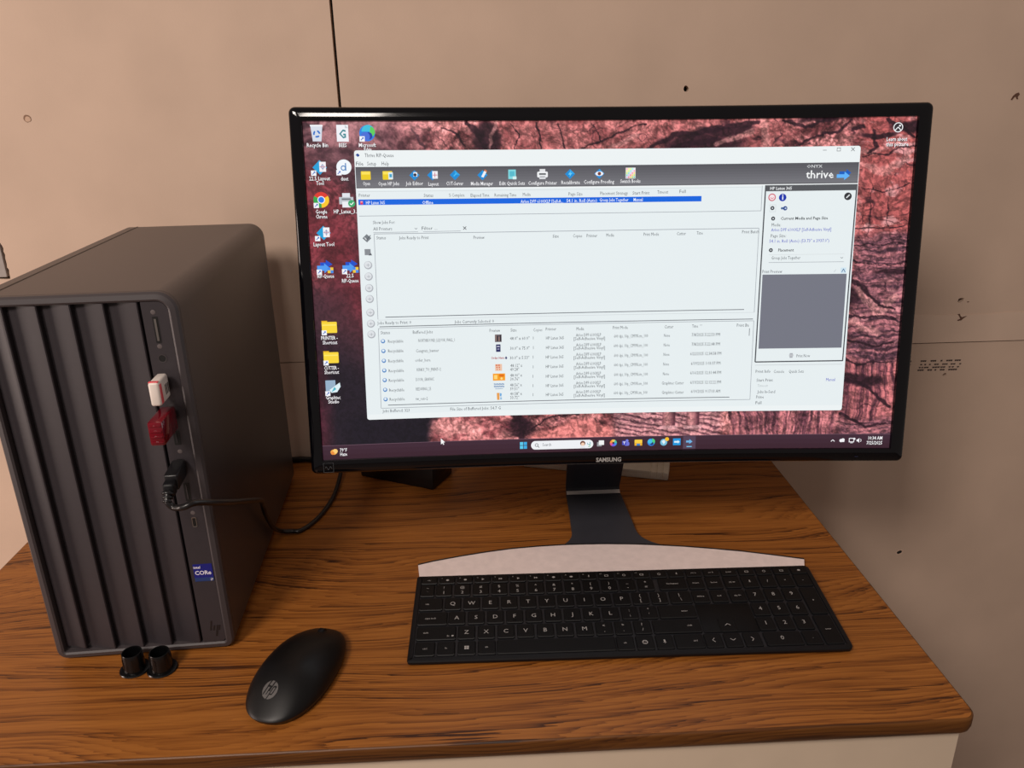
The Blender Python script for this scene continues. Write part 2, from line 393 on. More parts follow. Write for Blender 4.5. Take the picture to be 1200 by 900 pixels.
# maker emblem: slanted strokes
ev, ef = [], []
def stroke(x0,z0,x1,z1,t):
    i = len(ev); ev.extend([(x0-t,PY-.0003,z0),(x0+t,PY-.0003,z0),(x1+t,PY-.0003,z1),(x1-t,PY-.0003,z1)]); ef.append((i,i+1,i+2,i+3))
stroke(.1500,.0215,.1520,.0330,.0007); stroke(.1530,.0215,.1542,.0275,.0007); stroke(.1548,.0145,.1572,.0275,.0008); stroke(.1580,.0215,.1594,.0275,.0006)
stroke(.1515,.0270,.1540,.0270,.0001); stroke(.1572,.0265,.1600,.0272,.0003)
obj('emblem', ev, ef, M_hpd, tw)
# low feet
for x,y in ((.02,.03),(.15,.03),(.02,.34),(.15,.34)):
    box('foot', (x-.009,x+.009,y-.009,y+.009,-.0015,.0006), M_port, tw)
Tm = Matrix.Translation((TX,TY,0)) @ Matrix.Rotation(TA,4,'Z')
def W(x,y,z): return Tm @ Vector((x,y,z))
# ---- two memory sticks plugged into the front
s1 = empty('memory_stick', W(.1500,0,.285), TA, 'white and coral memory stick plugged in the upper front port of the tower', 'usb stick')
box('stick_body', (-.0042,.0046,-.0290,-.0035,-.0095,.0120), M_white, s1, bev=.0022, seg=3)
box('side_stripe', (.0030,.00485,-.0270,-.0220,-.0080,.0095), M_coral, s1, bev=.0004)
box('side_stripe', (-.0038,.0040,-.0278,-.0245,.0113,.0123), M_coral, s1, bev=.0003)
box('plug', (-.0022,.0024,-.0034,.0012,-.0055,.0065), M_chrome, s1)
pr = box('side_print', (.0046,.00475,-.0165,-.0060,-.0050,.0060), M_white, s1)
for k in range(3): box('print_mark', (.0047,.0049,-.0150+k*.0032,-.0132+k*.0032,-.004,.005), M_ink, pr)
s2 = empty('memory_stick', W(.1500,0,.2575), TA, 'translucent red memory stick just below the white one on the tower front', 'usb stick')
box('stick_body', (-.0062,.0062,-.0410,-.0035,-.0130,.0085), M_red, s2, bev=.0018, seg=2)
box('inner_board', (-.0040,.0040,-.0340,-.0060,-.0100,.0055), M_reds, s2)
for k in range(4): box('end_rib', (-.0045,.0050,-.0418,-.0408,-.0105+k*.005,-.0090+k*.005), M_red, s2, bev=.0003)
box('plug', (-.0024,.0024,-.0040,.0012,-.0060,.0060), M_chrome, s2)
# ---- plug and its cable
cb = empty('usb_cable', W(.150,-.02,.2), TA, 'black cable plugged in the tower front, looping over the desk towards the monitor', 'cable')
cbi = (Matrix.Translation(W(.150,-.02,.2)) @ Matrix.Rotation(TA,4,'Z')).inverted()
def Lc(p): return cbi @ Vector(p)
bm = bmesh.new(); Mp = cbi @ Tm
add_box(bm, .1440,.1556,-.0240,-.0002,.1975,.2125, bev=.0014, M=None)
for v in bm.verts: v.co = Mp @ Vector((v.co.x+v.co.y*.06, v.co.y, v.co.z+v.co.y*.18))
pg = bmobj('plug', bm, M_blk, cb, True, 40)
bm = bmesh.new(); add_box(bm, .1450,.1546,-.0330,-.0240,.1965,.2095, bev=.0020)
for v in bm.verts: v.co = Mp @ Vector((v.co.x+v.co.y*.06, v.co.y, v.co.z+v.co.y*.18))
bmobj('plug_neck', bm, M_blkm, cb, True, 40)
for k in range(3):
    tube('strain_ring', [Lc(W(.1478,-.0335-.0022*k,.1965-.0028*k)), Lc(W(.1476,-.0347-.0022*k,.1950-.0028*k))], .0050-.0005*k, M_blk, pg, 12, 2)
pts = [W(.1478,-.0330,.1975), W(.1480,-.0385,.1905), W(.1530,-.0400,.1850), (-.6880,.0915,.1915-.0035), (-.6795,.0985,.1880), (-.6670,.1350,.1675), (-.6660,.2000,.1335), (-.6720,.2500,.1062),
       (-.6790,.2760,.0880), (-.6830,.2950,.0640), (-.6862,.3250,.0300), (-.6850,.3500,.0085), (-.6740,.3560,.0040), (-.6610,.3590,.0034), (-.6450,.3900,.0034), (-.6350,.4400,.0045), (-.6330,.4900,.0100), (-.6300,.5350,.0300), (-.6000,.5500,.0600)]
tube('cable', [Lc(p) for p in pts], .0029, M_cable, cb, 10, 8)
wc = tube('power_cable', [(-.7350,.5630,.0048),(-.7050,.5640,.0048),(-.6850,.5610,.0048),(-.6500,.5560,.0048),(-.5900,.5480,.0048),(-.5300,.5500,.0048)], .0042, M_cable)
tag(wc, 'thick black cable along the wall base between tower and monitor', 'cable')

# ------------------------------------------------------------ two hollow flanged caps
def cap(x, y, label, tilt):
    c = empty('flanged_plug', (x,y,0), tilt, label, 'plastic plug'); c['group'] = 'black hollow plugs in front of the tower'
    def lathe(name, pr, mt, n=32, par=c):
        vs, fs = [], []
        for r,z in pr: vs += [(r*math.cos(2*math.pi*k/n), r*math.sin(2*math.pi*k/n), z) for k in range(n)]
        for i in range(len(pr)-1):
            for k in range(n): k2 = (k+1)%n; fs.append((i*n+k,i*n+k2,(i+1)*n+k2,(i+1)*n+k))
        o = obj(name, vs, fs, mt, par, smooth=True); o.data.set_sharp_from_angle(angle=math.radians(35)); return o
    lathe('cap_wall', [(.0104,.0022),(.0100,.0050),(.0094,.0200),(.0090,.0208),(.0084,.0206),(.0080,.0190),(.0080,.0030),(.0001,.0030)], M_gloss2)
    lathe('flange', [(.0001,.0004),(.0136,.0002),(.0142,.0010),(.0136,.0020),(.0122,.0024),(.0104,.0024)], M_gloss2)
    for k in range(6):
        a = k*math.pi/3; box('rib', (-.0006,.0006,.0088,.0101,.002,.017), M_gloss2, c, M=Matrix.Rotation(a,4,'Z'))
M_gloss2 = mat('cap_plastic', rgb(8,8,9), .25, nscale=100, namt=.05)
cap(-.7722,.1140,'left one of two small black hollow flanged plugs before the tower',.3)
cap(-.7455,.1125,'right one of two small black hollow flanged plugs before the tower, nearer the mouse',.9)

# ------------------------------------------------------------ mouse
MA = math.radians(-16); ML, MWd = .1300, .0685
mo = empty('computer_mouse', (-.6095,.0920,0), MA, 'matt black wireless mouse with round grey emblem left of the keyboard', 'mouse')
def mout(t):   # outline, t=0 right; y forward
    y = math.sin(t); x = math.cos(t); e = 2/(2.3 if y < 0 else 2.55)
    yy = math.copysign(abs(y)**e, y); xx = math.copysign(abs(x)**e, x)
    k = 1-.06*yy-.03*yy*yy
    return xx*MWd/2*k*1.05, yy*ML/2
def mH(v): # v = y/(L/2)
    return .0150+.0170*(1-((v+.25)/1.25)**2)**1.0 if v > -.25 else .0150+.0170*(1-((v+.25)/.75)**2*.9)
def mz(x, y, s):
    v = max(-1,min(1,y/(ML/2))); return .0065+(mH(v)-.0065)*(1-s**2.4)**.62
n, rg = 72, [0,.12,.24,.36,.48,.6,.7,.78,.85,.9,.94,.97,.99,1.0]
vs, fs = [(0,0,mz(0,0,0))], []
for s in rg[1:]:
    for k in range(n):
        x,y = mout(2*math.pi*k/n); vs.append((x*s,y*s,mz(x*s,y*s,s)))
for k in range(n): fs.append((0,1+k,1+(k+1)%n))
for i in range(len(rg)-2):
    for k in range(n): k2 = (k+1)%n; a = 1+i*n; fs.append((a+k,a+n+k,a+n+k2,a+k2))
obj('top_shell', vs, fs, M_mouse, mo, smooth=True)
vs, fs = [], []
for s,z in ((1.0,.0065),(.992,.0050),(.985,.0045),(.955,.0012),(.93,.0006)):
    for k in range(n): x,y = mout(2*math.pi*k/n); vs.append((x*s,y*s,z))
for i in range(4):
    for k in range(n): k2 = (k+1)%n; fs.append((i*n+k,(i+1)*n+k,(i+1)*n+k2,i*n+k2))
fs.append(tuple(4*n+k for k in range(n)))
obj('bottom_shell', vs, fs, M_blk, mo, smooth=True)
def msurf(x, y):
    lo, hi = 0.0, 1.0   # find s for the point
    t = math.atan2(y/(ML/2), x/(MWd/2))
    for _ in range(3):
        ox, oy = mout(t); t += (math.atan2(y,x)-math.atan2(oy,ox))
    ox, oy = mout(t); s = min(1, math.hypot(x,y)/math.hypot(ox,oy)); return mz(x,y,s)
# button gap running back from the nose, and the wheel
vs, fs = [], []
for k in range(15):
    y = .0640-.0028*k
    for x in (-.00035,.00035): vs.append((x,y,msurf(x,y)+.00006))
for k in range(14): fs.append((2*k,2*k+1,2*k+3,2*k+2))
obj('button_gap', vs, fs, M_port, mo)
wh = tube('scroll_wheel', [(-.0026,.0500,.0112),(.0026,.0500,.0112)], .0062, M_blkm, mo, 24, 2)
# round emblem
ex, ey, er = -.0035,-.0430,.0072
vs, fs = [], []
def mp(u, v): x, y = ex+u*er, ey+v*er; return (x,y,msurf(x,y)+.00025)
def cut(u, v):  # keep disc except slanted letter strokes
    r2 = u*u+v*v
    if r2 > 1: return False
    s = u-v*.36
    if abs(s) < .085 and v > -.2: return False
    for x0,x1,z0,z1 in ((-.62,-.46,-.55,1.05),(-.20,-.07,-.55,.40),(-.50,-.15,.28,.44),(.17,.31,-1.05,.42),(.52,.66,-.5,.35),(.25,.58,.28,.44),(.25,.58,-.56,-.42)):
        if x0 < s < x1 and z0 < v < z1: return False
    return True
G = 44
for i in range(G):
    for j in range(G):
        u, v = (i+.5)/G*2-1, (j+.5)/G*2-1
        if cut(u,v):
            k = len(vs); h = 1/G
            vs += [mp(u-h,v-h),mp(u+h,v-h),mp(u+h,v+h),mp(u-h,v+h)]; fs.append((k,k+1,k+2,k+3))
ro = obj('emblem', vs, fs, M_logo2, mo); 

# ------------------------------------------------------------ keyboard
KX, KY, KA, KD = -.2897, .0941, -.0204, .1254
kbd = empty('keyboard', (KX,KY,0), KA, 'slim black full-size keyboard with grey legends in front of the monitor', 'keyboard')
def kz(y): return .0072+.0118*(y/KD)
o = []
for cx,cy,a0,q in ((.2155-.006,.006,-90,.006),(.2155-.006,KD-.006,0,.006),(-.2155+.003,KD-.003,90,.003),(-.2155+.003,.003,180,.003)):
    for k in range(7):
        a = math.radians(a0+15*k); o.append((cx+q*math.cos(a)+(.0025 if cx > 0 else -.0025), cy+q*math.sin(a)))
n = len(o); vs, fs = [], []
def kin(d): return inset(o, d)
for d, f_ in ((.003,lambda y:.0010),(.0005,lambda y:.0030),(0,lambda y:kz(y)-.0016),(.0006,lambda y:kz(y)-.0004),(.0018,lambda y:kz(y)),(.0052,lambda y:kz(y)),(.0056,lambda y:kz(y)-.0012)):
    for x,y in kin(d): vs.append((x,y,f_(y)))
for i in range(6):
    for k in range(n): k2 = (k+1)%n; fs.append((i*n+k,i*n+k2,(i+1)*n+k2,(i+1)*n+k))
fs.append(tuple(k for k in range(n))[::-1])
kf = obj('keyboard_frame', vs, fs, M_blkm, kbd, smooth=True); kf.data.set_sharp_from_angle(angle=math.radians(30))
obj('deck', [(x,y,kz(y)-.0010) for x,y in kin(.005)], [tuple(range(n))], M_deck, kbd)
for x in (-.17,.17): box('foot', (x-.02,x+.02,KD-.030,KD-.018,0,.0150), M_port, kbd)
for x in (-.17,.17): box('foot', (x-.02,x+.02,.008,.016,0,.0035), M_port, kbd)
blank = box('blank_panel', (.0772,.1335,.0264,.0672,0,.0010), M_key, kbd, bev=.0003)
for v in blank.data.vertices: v.co.z += kz(v.co.y)-.0010
keymesh = {}
def key(cx, cy, w, h, leg=(), bump=False):
    ke = (round(w*1e4), round(h*1e4))
    if ke not in keymesh:
        bm = bmesh.new(); vs = add_box(bm, -w/2,w/2,-h/2,h/2,0,.0022, bev=0)
        es = [e for e in bm.edges if abs(e.verts[0].co.z-e.verts[1].co.z) > .001]
        bmesh.ops.bevel(bm, geom=es, offset=.0009, segments=2, affect='EDGES')
        es = [e for e in bm.edges if min(e.verts[0].co.z,e.verts[1].co.z) > .0021]
        bmesh.ops.bevel(bm, geom=es, offset=.0007, segments=1, affect='EDGES')
        k = bmobj('key', bm, M_key, kbd, True, 30); keymesh[ke] = k.data
    else:
        k = bpy.data.objects.new('key', keymesh[ke]); COL.objects.link(k); k.parent = kbd
    k.location = (cx,cy,kz(cy)-.0012); k.rotation_euler = (math.atan(.0118/KD),0,0)
    vs, fs = [], []
    for s, dx, dy, hh, ww in leg:
        if callable(s):
            v2, f2 = s(hh); v2 = [(a+dx,b+dy) for a,b in v2]
        else:
            v, f2 = glyphs(s, .001); kk = hh/CAP; x0,x1 = v[:,0].min(), v[:,0].max(); kx = ww/(x1-x0) if ww else kk
            v2 = [((p[0]-(x0+x1)/2)*kx+dx, p[1]*kk-hh/2+dy) for p in v]
        b = len(vs); vs += [(a,c,.0023) for a,c in v2]; fs += [tuple(b+i for i in f) for f in f2]
    if vs: obj('legend', vs, fs, M_legend, k)
    if bump: box('homing_bar', (-.002,.002,-.0062,-.0056,.0022,.0027), M_key, k)
mmm = .001
rowy = dict(F=.1163,n=.0998,q=.0785,a=.0572,z=.0362,s=.0152); KH = .0187
def small(s, dx=0, dy=0, h=.0021): return (s,dx,dy,h,None)
def poly(pts): return lambda h: ([(x*h,y*h) for x,y in pts], [tuple(range(len(pts)))])
def sq(h): # four panes
    v, f = [], []
    for a in (-.5,.04):
        for b in (-.5,.04): i = len(v); v += [(a*h,b*h),((a+.46)*h,b*h),((a+.46)*h,(b+.46)*h),(a*h,(b+.46)*h)]; f.append((i,i+1,i+2,i+3))
    return v, f
def ringi(h, n=14):
    v = [(math.cos(2*math.pi*k/n)*h*r, math.sin(2*math.pi*k/n)*h*r) for r in (.5,.36) for k in range(n)]
    return v, [(k,(k+1)%n,n+(k+1)%n,n+k) for k in range(n)]
def smile(h):
    v, f = ringi(h)
    for x in (-.17,.17): i = len(v); v += [((x-.06)*h,.05*h),((x+.06)*h,.05*h),((x+.06)*h,.2*h),((x-.06)*h,.2*h)]; f.append((i,i+1,i+2,i+3))
    i = len(v); v += [(-.2*h,-.1*h),(0,-.26*h),(.2*h,-.1*h),(0,-.16*h)]; f.append((i,i+1,i+2,i+3)); return v, f
def recti(h): 
    v = [(-.6*h,-.4*h),(.6*h,-.4*h),(.6*h,.4*h),(-.6*h,.4*h),(-.45*h,-.25*h),(.45*h,-.25*h),(.45*h,.25*h),(-.45*h,.25*h)]
    return v, [(0,1,5,4),(1,2,6,5),(2,3,7,6),(3,0,4,7)]
def micr(h):
    return [(-.15*h,-.1*h),(.15*h,-.1*h),(.15*h,.5*h),(-.15*h,.5*h),(-.05*h,-.5*h),(.05*h,-.5*h),(.05*h,-.2*h),(-.05*h,-.2*h),(-.3*h,-.25*h),(.3*h,-.25*h),(.3*h,-.15*h),(-.3*h,-.15*h)], [(0,1,2,3),(4,5,6,7),(8,9,10,11)]
def blob(h): return [(math.cos(k*math.pi/4)*h*.5, math.sin(k*math.pi/4)*h*.4) for k in range(8)], [tuple(range(8))]
def chev(dx, dy):
    def f(h):
        t = .14*h; a = [(-.6,0),(0,.5),(.6,0)] if dx == 0 else [(0,-.6),(.5,0),(0,.6)]
        if dx == 0: a = [(x,(y-.25)*dy) for x,y in a]
        else: a = [((x-.25)*dx,y) for x,y in a]
        a = [(x*h,y*h) for x,y in a]; v, q = [], []
        for (x0,y0),(x1,y1) in zip(a, a[1:]):
            l = math.hypot(x1-x0,y1-y0); nx, ny = -(y1-y0)/l*t/2, (x1-x0)/l*t/2; i = len(v)
            v += [(x0-nx,y0-ny),(x1-nx,y1-ny),(x1+nx,y1+ny),(x0+nx,y0+ny)]; q.append((i,i+1,i+2,i+3))
        return v, q
    return f
tri = poly([(-.35,-.45),(.45,0),(-.35,.45)]); dtri = lambda h: ([(-.6*h,-.4*h),(0,0),(-.6*h,.4*h),(0,-.4*h),(.6*h,0),(0,.4*h)], [(0,1,2),(3,4,5)])
fn = [('esc',None)]+[('f%d'%i,ic) for i,ic in zip(range(1,13),(blob,blob,tri,dtri,tri,dtri,blob,blob,micr,recti,ringi,recti))]+[(None,ringi),(None,micr),('prt sc',None),('scr lk',None),('pause',None),(None,recti),(None,ringi),(None,recti),(None,blob)]
for i,(s,ic) in enumerate(fn):
    x = -.2037+.0194*i; L_ = []
    if ic:
        L_.append((ic,.0005,-.0005,.0034,None))
        if s: L_.append(small(s,-.0055,.0025,.0013))
    else: L_.append(small(s,0,0,.0018))
    key(x, rowy['F'], .0172, .0118, L_)
# number row
key(-.2046, rowy['n'], .0150, KH, [small('~',0,.004,.003),small('`',0,-.003,.003)])
for i,(a,b) in enumerate(zip('1234567890-=', '!@#$%^&*()_+')):
    key(-.1870+.01985*i, rowy['n'], .0172, KH, [(a,0,-.0040,.0042,None),(b,0,.0038,.0036,None)])
key(.0605, rowy['n'], .0300, KH, [small('backspace',0,0,.0022)])
for x,s in ((.0860,'insert'),(.1058,'home'),(.1255,'pg up')): key(x, rowy['n'], .0172, KH, [small(s)])
key(.1449, rowy['n'], .0172, KH, [(micr,0,0,.0038,None)])
for x,s in ((.1643,'/'),(.1837,'*'),(.2031,'-')): key(x, rowy['n'], .0172, KH, [(s,0,0,.0040 if s=='/' else .003,None)])
# Q row
key(-.1995, rowy['q'], .0245, KH, [small('tab',-.004,0)])
for i,a in enumerate('QWERTYUIOP'): key(-.1766+.01985*i, rowy['q'], .0172, KH, [(a,0,0,.0050,None)])
for i,(a,b) in enumerate(zip('[]','{}')): key(.0219+.01985*i, rowy['q'], .0172, KH, [(a,0,-.0035,.004,None),(b,0,.0035,.004,None)])
key(.0645, rowy['q'], .0225, KH, [('\\',.0,-.0035,.004,None),('|',-.001,.0035,.004,None)])
for x,s in ((.0860,'delete'),(.1058,'end'),(.1255,'pg dn')): key(x, rowy['q'], .0172, KH, [small(s)])
for x,s in ((.1443,'7'),(.1637,'8'),(.1831,'9')): key(x, rowy['q'], .0172, KH, [(s,0,.0005,.0048,None)])
key(.2025, (rowy['q']+rowy['a'])/2, .0172, .0213+KH, [('+',0,0,.0030,None)])
# A row
key(-.1966, rowy['a'], .0303, KH, [small('caps lock',-.002,0)])
for i,a in enumerate('ASDFGHJKL'): key(-.1716+.01985*i, rowy['a'], .0172, KH, [(a,0,0,.0050,None)], bump=a in 'FJ')
for i,(a,b) in enumerate(zip(";'",':"')): key(.0070+.01985*i, rowy['a'], .0172, KH, [(a,0,-.0035,.0036,None),(b,0,.0035,.0036,None)])
key(.0565, rowy['a'], .0385, KH, [small('enter',.0075,0)])
for x,s in ((.1433,'4'),(.1627,'5'),(.1821,'6')): key(x, rowy['a'], .0172, KH, [(s,0,.0005,.0048,None)])
# Z row
key(-.1915, rowy['z'], .0395, KH, [small('shift',-.0105,.0005),small('fn',.0120,-.0045,.0022),(blob,.0165,-.0045,.0026,None)])
for i,a in enumerate('ZXCVBNM'): key(-.1611+.01985*i, rowy['z'], .0172, KH, [(a,0,0,.0050,None)])
for i,(a,b) in enumerate(zip(",./",'<>?')): key(-.0222+.01935*i, rowy['z'], .0172, KH, [(a,0,-.0035,.0036,None),(b,0,.0035,.0036,None)])
key(.0515, rowy['z'], .0485, KH, [small('shift',.0130,0)])
key(.1030, rowy['z']-.0004, .0172, KH, [(chev(0,1),0,0,.0046,None)])
for x,s in ((.1423,'1'),(.1617,'2'),(.1811,'3')): key(x, rowy['z'], .0172, KH, [(s,0,.0005,.0048,None)])
key(.2018, (rowy['z']+rowy['s'])/2, .0180, .0213+KH, [small('enter',0,0,.0019)])
# space row
key(-.2015, rowy['s'], .0196, KH, [small('ctrl')]); key(-.1808, rowy['s'], .0176, KH, [small('fn')])
key(-.1605, rowy['s'], .0176, KH, [(sq,0,0,.0044,None)]); key(-.1408, rowy['s'], .0176, KH, [small('alt')])
key(-.0722, rowy['s'], .1170, KH, [])
key(-.0040, rowy['s'], .0172, KH, [small('alt')]); key(.0155, rowy['s'], .0176, KH, [(smile,0,0,.0055,None)]); key(.0350, rowy['s'], .0172, KH, [(micr,0,0,.0050,None)])
key(.0595, rowy['s'], .0285, KH, [small('ctrl',.006,0)])
for x,c in ((.0836,chev(-1,0)),(.1030,chev(0,-1)),(.1224,chev(1,0))): key(x, rowy['s'], .0172, KH, [(c,0,0,.0044,None)])
key(.1530, rowy['s'], .0370, KH, [('0',-.001,.0005,.0048,None)]); key(.1820, rowy['s'], .0172, KH, [('.',0,0,.003,None)])

# ------------------------------------------------------------ monitor
MX, MY, MZ, MT, MAz, MR, CV = -.2930, .2593, .3259, .1586, -.0082, -.0101, .2709
mon = empty('monitor', (-.285,.33,0), 0, 'large curved black monitor on a low stand with the canyon desktop lit', 'monitor')
Mi = Matrix.Translation((-.285,.33,0)).inverted()
MM = Matrix.Translation((MX,MY,MZ)) @ Matrix.Rotation(MAz,4,'Z') @ Matrix.Rotation(-MT,4,'X') @ Matrix.Rotation(-MR,4,'Y')
def mloc(x, y, z):   # panel coordinates (y back) to monitor-local, bent to the curve
    R_ = 1/CV; return Mi @ (MM @ Vector((x, y-(R_-math.sqrt(R_*R_-x*x)), z)))
HW, HH = .29885, .1681
def panel_loop(l, r, t, b, rad, n=8, nx=28):
    x0, x1, z0, z1 = -HW-l, HW+r, -HH-b, HH+t; o = []
    def arc(cx,cz,a0):
        for k in range(n+1): a = math.radians(a0+90*k/n); o.append((cx+rad*math.cos(a), cz+rad*math.sin(a)))
    arc(x1-rad,z0+rad,-90); arc(x1-rad,z1-rad,0)
    for k in range(1,nx): o.append((x1-rad+(x0+rad-x1+rad)*k/nx, z1))
    arc(x0+rad,z1-rad,90); arc(x0+rad,z0+rad,180)
    for k in range(1,nx): o.append((x0+rad+(x1-rad-x0-rad)*k/nx, z0))
    return o
def mloops(name, ls, mt, parent, closed=False, cap1=False, ang=40):
    vs, fs = [], []; n = len(ls[0][1])
    for y,o in ls: vs += [mloc(x,y,z) for x,z in o]
    for i in range(len(ls) if closed else len(ls)-1):
        j = (i+1)%len(ls)
        for k in range(n): k2 = (k+1)%n; fs.append((i*n+k,i*n+k2,j*n+k2,j*n+k))
    if cap1: fs.append(tuple((len(ls)-1)*n+k for k in range(n)))
    o = obj(name, vs, fs, mt, parent, smooth=True); o.data.set_sharp_from_angle(angle=math.radians(ang)); return o
Lb, Rb, Tb, Bb = .0128,.0150,.0138,.0150
def PL(d, rad=None): return panel_loop(Lb-d,Rb-d,Tb-d,Bb-d, rad if rad else max(.0006,.0065-d))
bez = mloops('bezel', [(.0012,panel_loop(0,0,0,0,.0005)),(-.0024,panel_loop(.0004,.0004,.0004,.0004,.0006)),(-.0029,PL(.0118,.0012)),(-.0026,PL(.0092,.002)),(-.0020,PL(.0062,.003)),(-.0013,PL(.0032,.004)),(-.0003,PL(.0014,.0052)),(.0012,PL(.0003)),(.0030,PL(0)),(.0130,PL(0)),(.0150,PL(.0015))], M_gloss, mon, ang=60)
mloops('rear_housing', [(.0150,PL(.0015)),(.0200,PL(.006)),(.0300,PL(.03,.02)),(.0420,PL(.075,.03)),(.0450,PL(.10,.03))], M_blkm, mon, cap1=True)
def bz_text(s, x, z, h, w, mt, y=-.0034, bold=.02):
    v, f = glyphs(s, bold); k = h/CAP; x0,x1 = v[:,0].min(), v[:,0].max(); kx = w/(x1-x0)
    return obj('lettering', [mloc(x+(p[0]-(x0+x1)/2)*kx, y, z+p[1]*k-h/2) for p in v], f, mt, bez)
bz_text('SAMSUNG', .0005, -HH-.0088, .0043, .0268, M_logo, bold=.03)
# small square label printed in the lower left corner
q = [(-HW+.0005,-HH-.0022),(-HW+.0108,-HH-.0022),(-HW+.0108,-HH-.0125),(-HW+.0005,-HH-.0125)]
cx_, cz_ = -HW+.0056, -HH-.0073
v = [mloc(x,-.0033,z) for x,z in q]+[mloc(cx_+(x-cx_)*.93,-.0033,cz_+(z-cz_)*.93) for x,z in q]
b0 = len(v); 
for k in range(12):
    xx = -HW+.0022+k*.00062; v += [mloc(xx,-.0033,cz_-.001+.0016*math.sin(k*.9)), mloc(xx,-.0033,cz_-.0002+.0016*math.sin(k*.9))]
obj('corner_label', v, [(i,(i+1)%4,4+(i+1)%4,4+i) for i in range(4)]+[(b0+2*k,b0+2*k+1,b0+2*k+3,b0+2*k+2) for k in range(11)], mat('label_grey', rgb(70,72,76), .5), bez)
obj('power_button', [mloc(x,-.0031,z) for x,z in ((.262,-HH-.0090),(.2655,-HH-.0090),(.2655,-HH-.0083),(.262,-HH-.0083))], [(0,1,2,3)], mat('button_mark', rgb(30,34,60), .4), bez)

# ---- stand
def mp_obj(name, vs, fs, mt, **k): return obj(name, [Mi @ Vector(v) for v in vs], fs, mt, mon, **k)
# base bar: arched rear edge, straight front edge
arc_pts = [(-.5075,.2655),(-.4900,.2715),(-.4582,.2795),(-.4280,.2860),(-.3970,.2912),(-.3660,.2938),(-.3349,.2950),(-.3090,.2946),(-.2834,.2935),(-.2500,.2905),(-.2230,.2868),(-.1926,.2818),(-.1580,.2745),(-.1250,.2665),(-.0900,.2560),(-.0590,.2462)]
front = [(-.0680,.2225),(-.1800,.2290),(-.2840,.2345),(-.3900,.2370),(-.5045,.2415)]
full = arc_pts+front
n = len(full); vs = [(x,y,.0004) for x,y in full]+[(x,y,.0052+(y-.23)*.02) for x,y in full]
fs = [tuple(range(n)),tuple(range(n,2*n))[::-1]]+[(i,(i+1)%n,n+(i+1)%n,n+i) for i in range(n)]
base = mp_obj('stand_base', vs, fs, M_silver); base['label'] = 'pale silver arched strip of the stand base'
n = len(arc_pts); vs = []
for x,y in arc_pts: vs += [(x,y-.0004,.0058+(y-.23)*.02),(x,y+.0014,.0058+(y-.23)*.02),(x,y+.0014,.0004),(x,y-.0004,.0004)]
fs = [(4*i+a,4*i+(a+1)%4,4*i+4+(a+1)%4,4*i+4+a) for i in range(n-1) for a in range(4)]+[(0,1,2,3),tuple(4*(n-1)+a for a in (3,2,1,0))]
mp_obj('base_rear_edge', vs, fs, M_blk)
# plate running back from the base, then the neck rising to the panel
def tri_plate(y): # left / right x of the plate at depth y
    if y > .345: return -.3195+(y-.345)*.03, -.2415-(y-.345)*.03
    t = (.345-y)/.0545; f = max(0,t-.25)/.75; f = f*f*f
    return -.3200-.021*f-.002*t, -.2415+.021*f+.001*t
cs_ = []
for y in list(np.linspace(.2885,.345,16))+[.365,.385,.405,.416]:
    l, r = tri_plate(y); cs_.append((l,r,y,.0056+.0008*(y-.29)/.1,.0016))
# bend
for a in (15,30,45,60,72):
    t = math.radians(a); l, r = -.3170,-.2440; cs_.append((l,r,.416+.010*math.sin(t),.0064+.010*(1-math.cos(t)),None))
y0, z0 = cs_[-1][2], cs_[-1][3]
for k in range(1,9): 
    t = k/8; cs_.append((-.3170-.004*t, -.2440+.004*t, y0-.105*t-.01*t*t, z0+.235*t, None))
def ribbon(name, cs, th, mt):
    vs, fs = [], []; n = len(cs)
    for i,(l,r,y,z,_) in enumerate(cs):
        a, b = cs[max(0,i-1)], cs[min(n-1,i+1)]; ty, tz = b[2]-a[2], b[3]-a[3]; q = math.hypot(ty,tz); ny, nz = -tz/q*-1, ty/q*-1
        # underside offset: below / behind
        vs += [(l,y,z),(r,y,z),(r,y+ny*th,z+nz*th),(l,y+ny*th,z+nz*th)]
    for i in range(n-1):
        for a in range(4): fs.append((4*i+a,4*i+(a+1)%4,4*i+4+(a+1)%4,4*i+4+a))
    fs += [(3,2,1,0),tuple(4*(n-1)+a for a in range(4))]
    o = mp_obj(name, vs, fs, mt, smooth=True); o.data.set_sharp_from_angle(angle=math.radians(50)); return o
M_plate = mat('stand_plate', rgb(56,57,64), .36, nscale=60, namt=.05)
ribbon('stand_plate', cs_[:21], .0040, M_plate)
ribbon('stand_neck', cs_[20:], .0070, mat('neck_plastic', rgb(40,42,52), .45, nscale=60, namt=.05))
tube_ = obj('bend_highlight', [Mi @ Vector(v) for v in ((-.3168,.4180,.0073),(-.2442,.4180,.0073),(-.2442,.4228,.0104),(-.3168,.4228,.0104),(-.3168,.4205,.0083),(-.2442,.4205,.0083))], [(0,1,5,4),(4,5,2,3)], mat('pale_highlight', rgb(240,232,228), .4, .3), mon)  # bright highlight along the stand's bend, put in as a pale strip

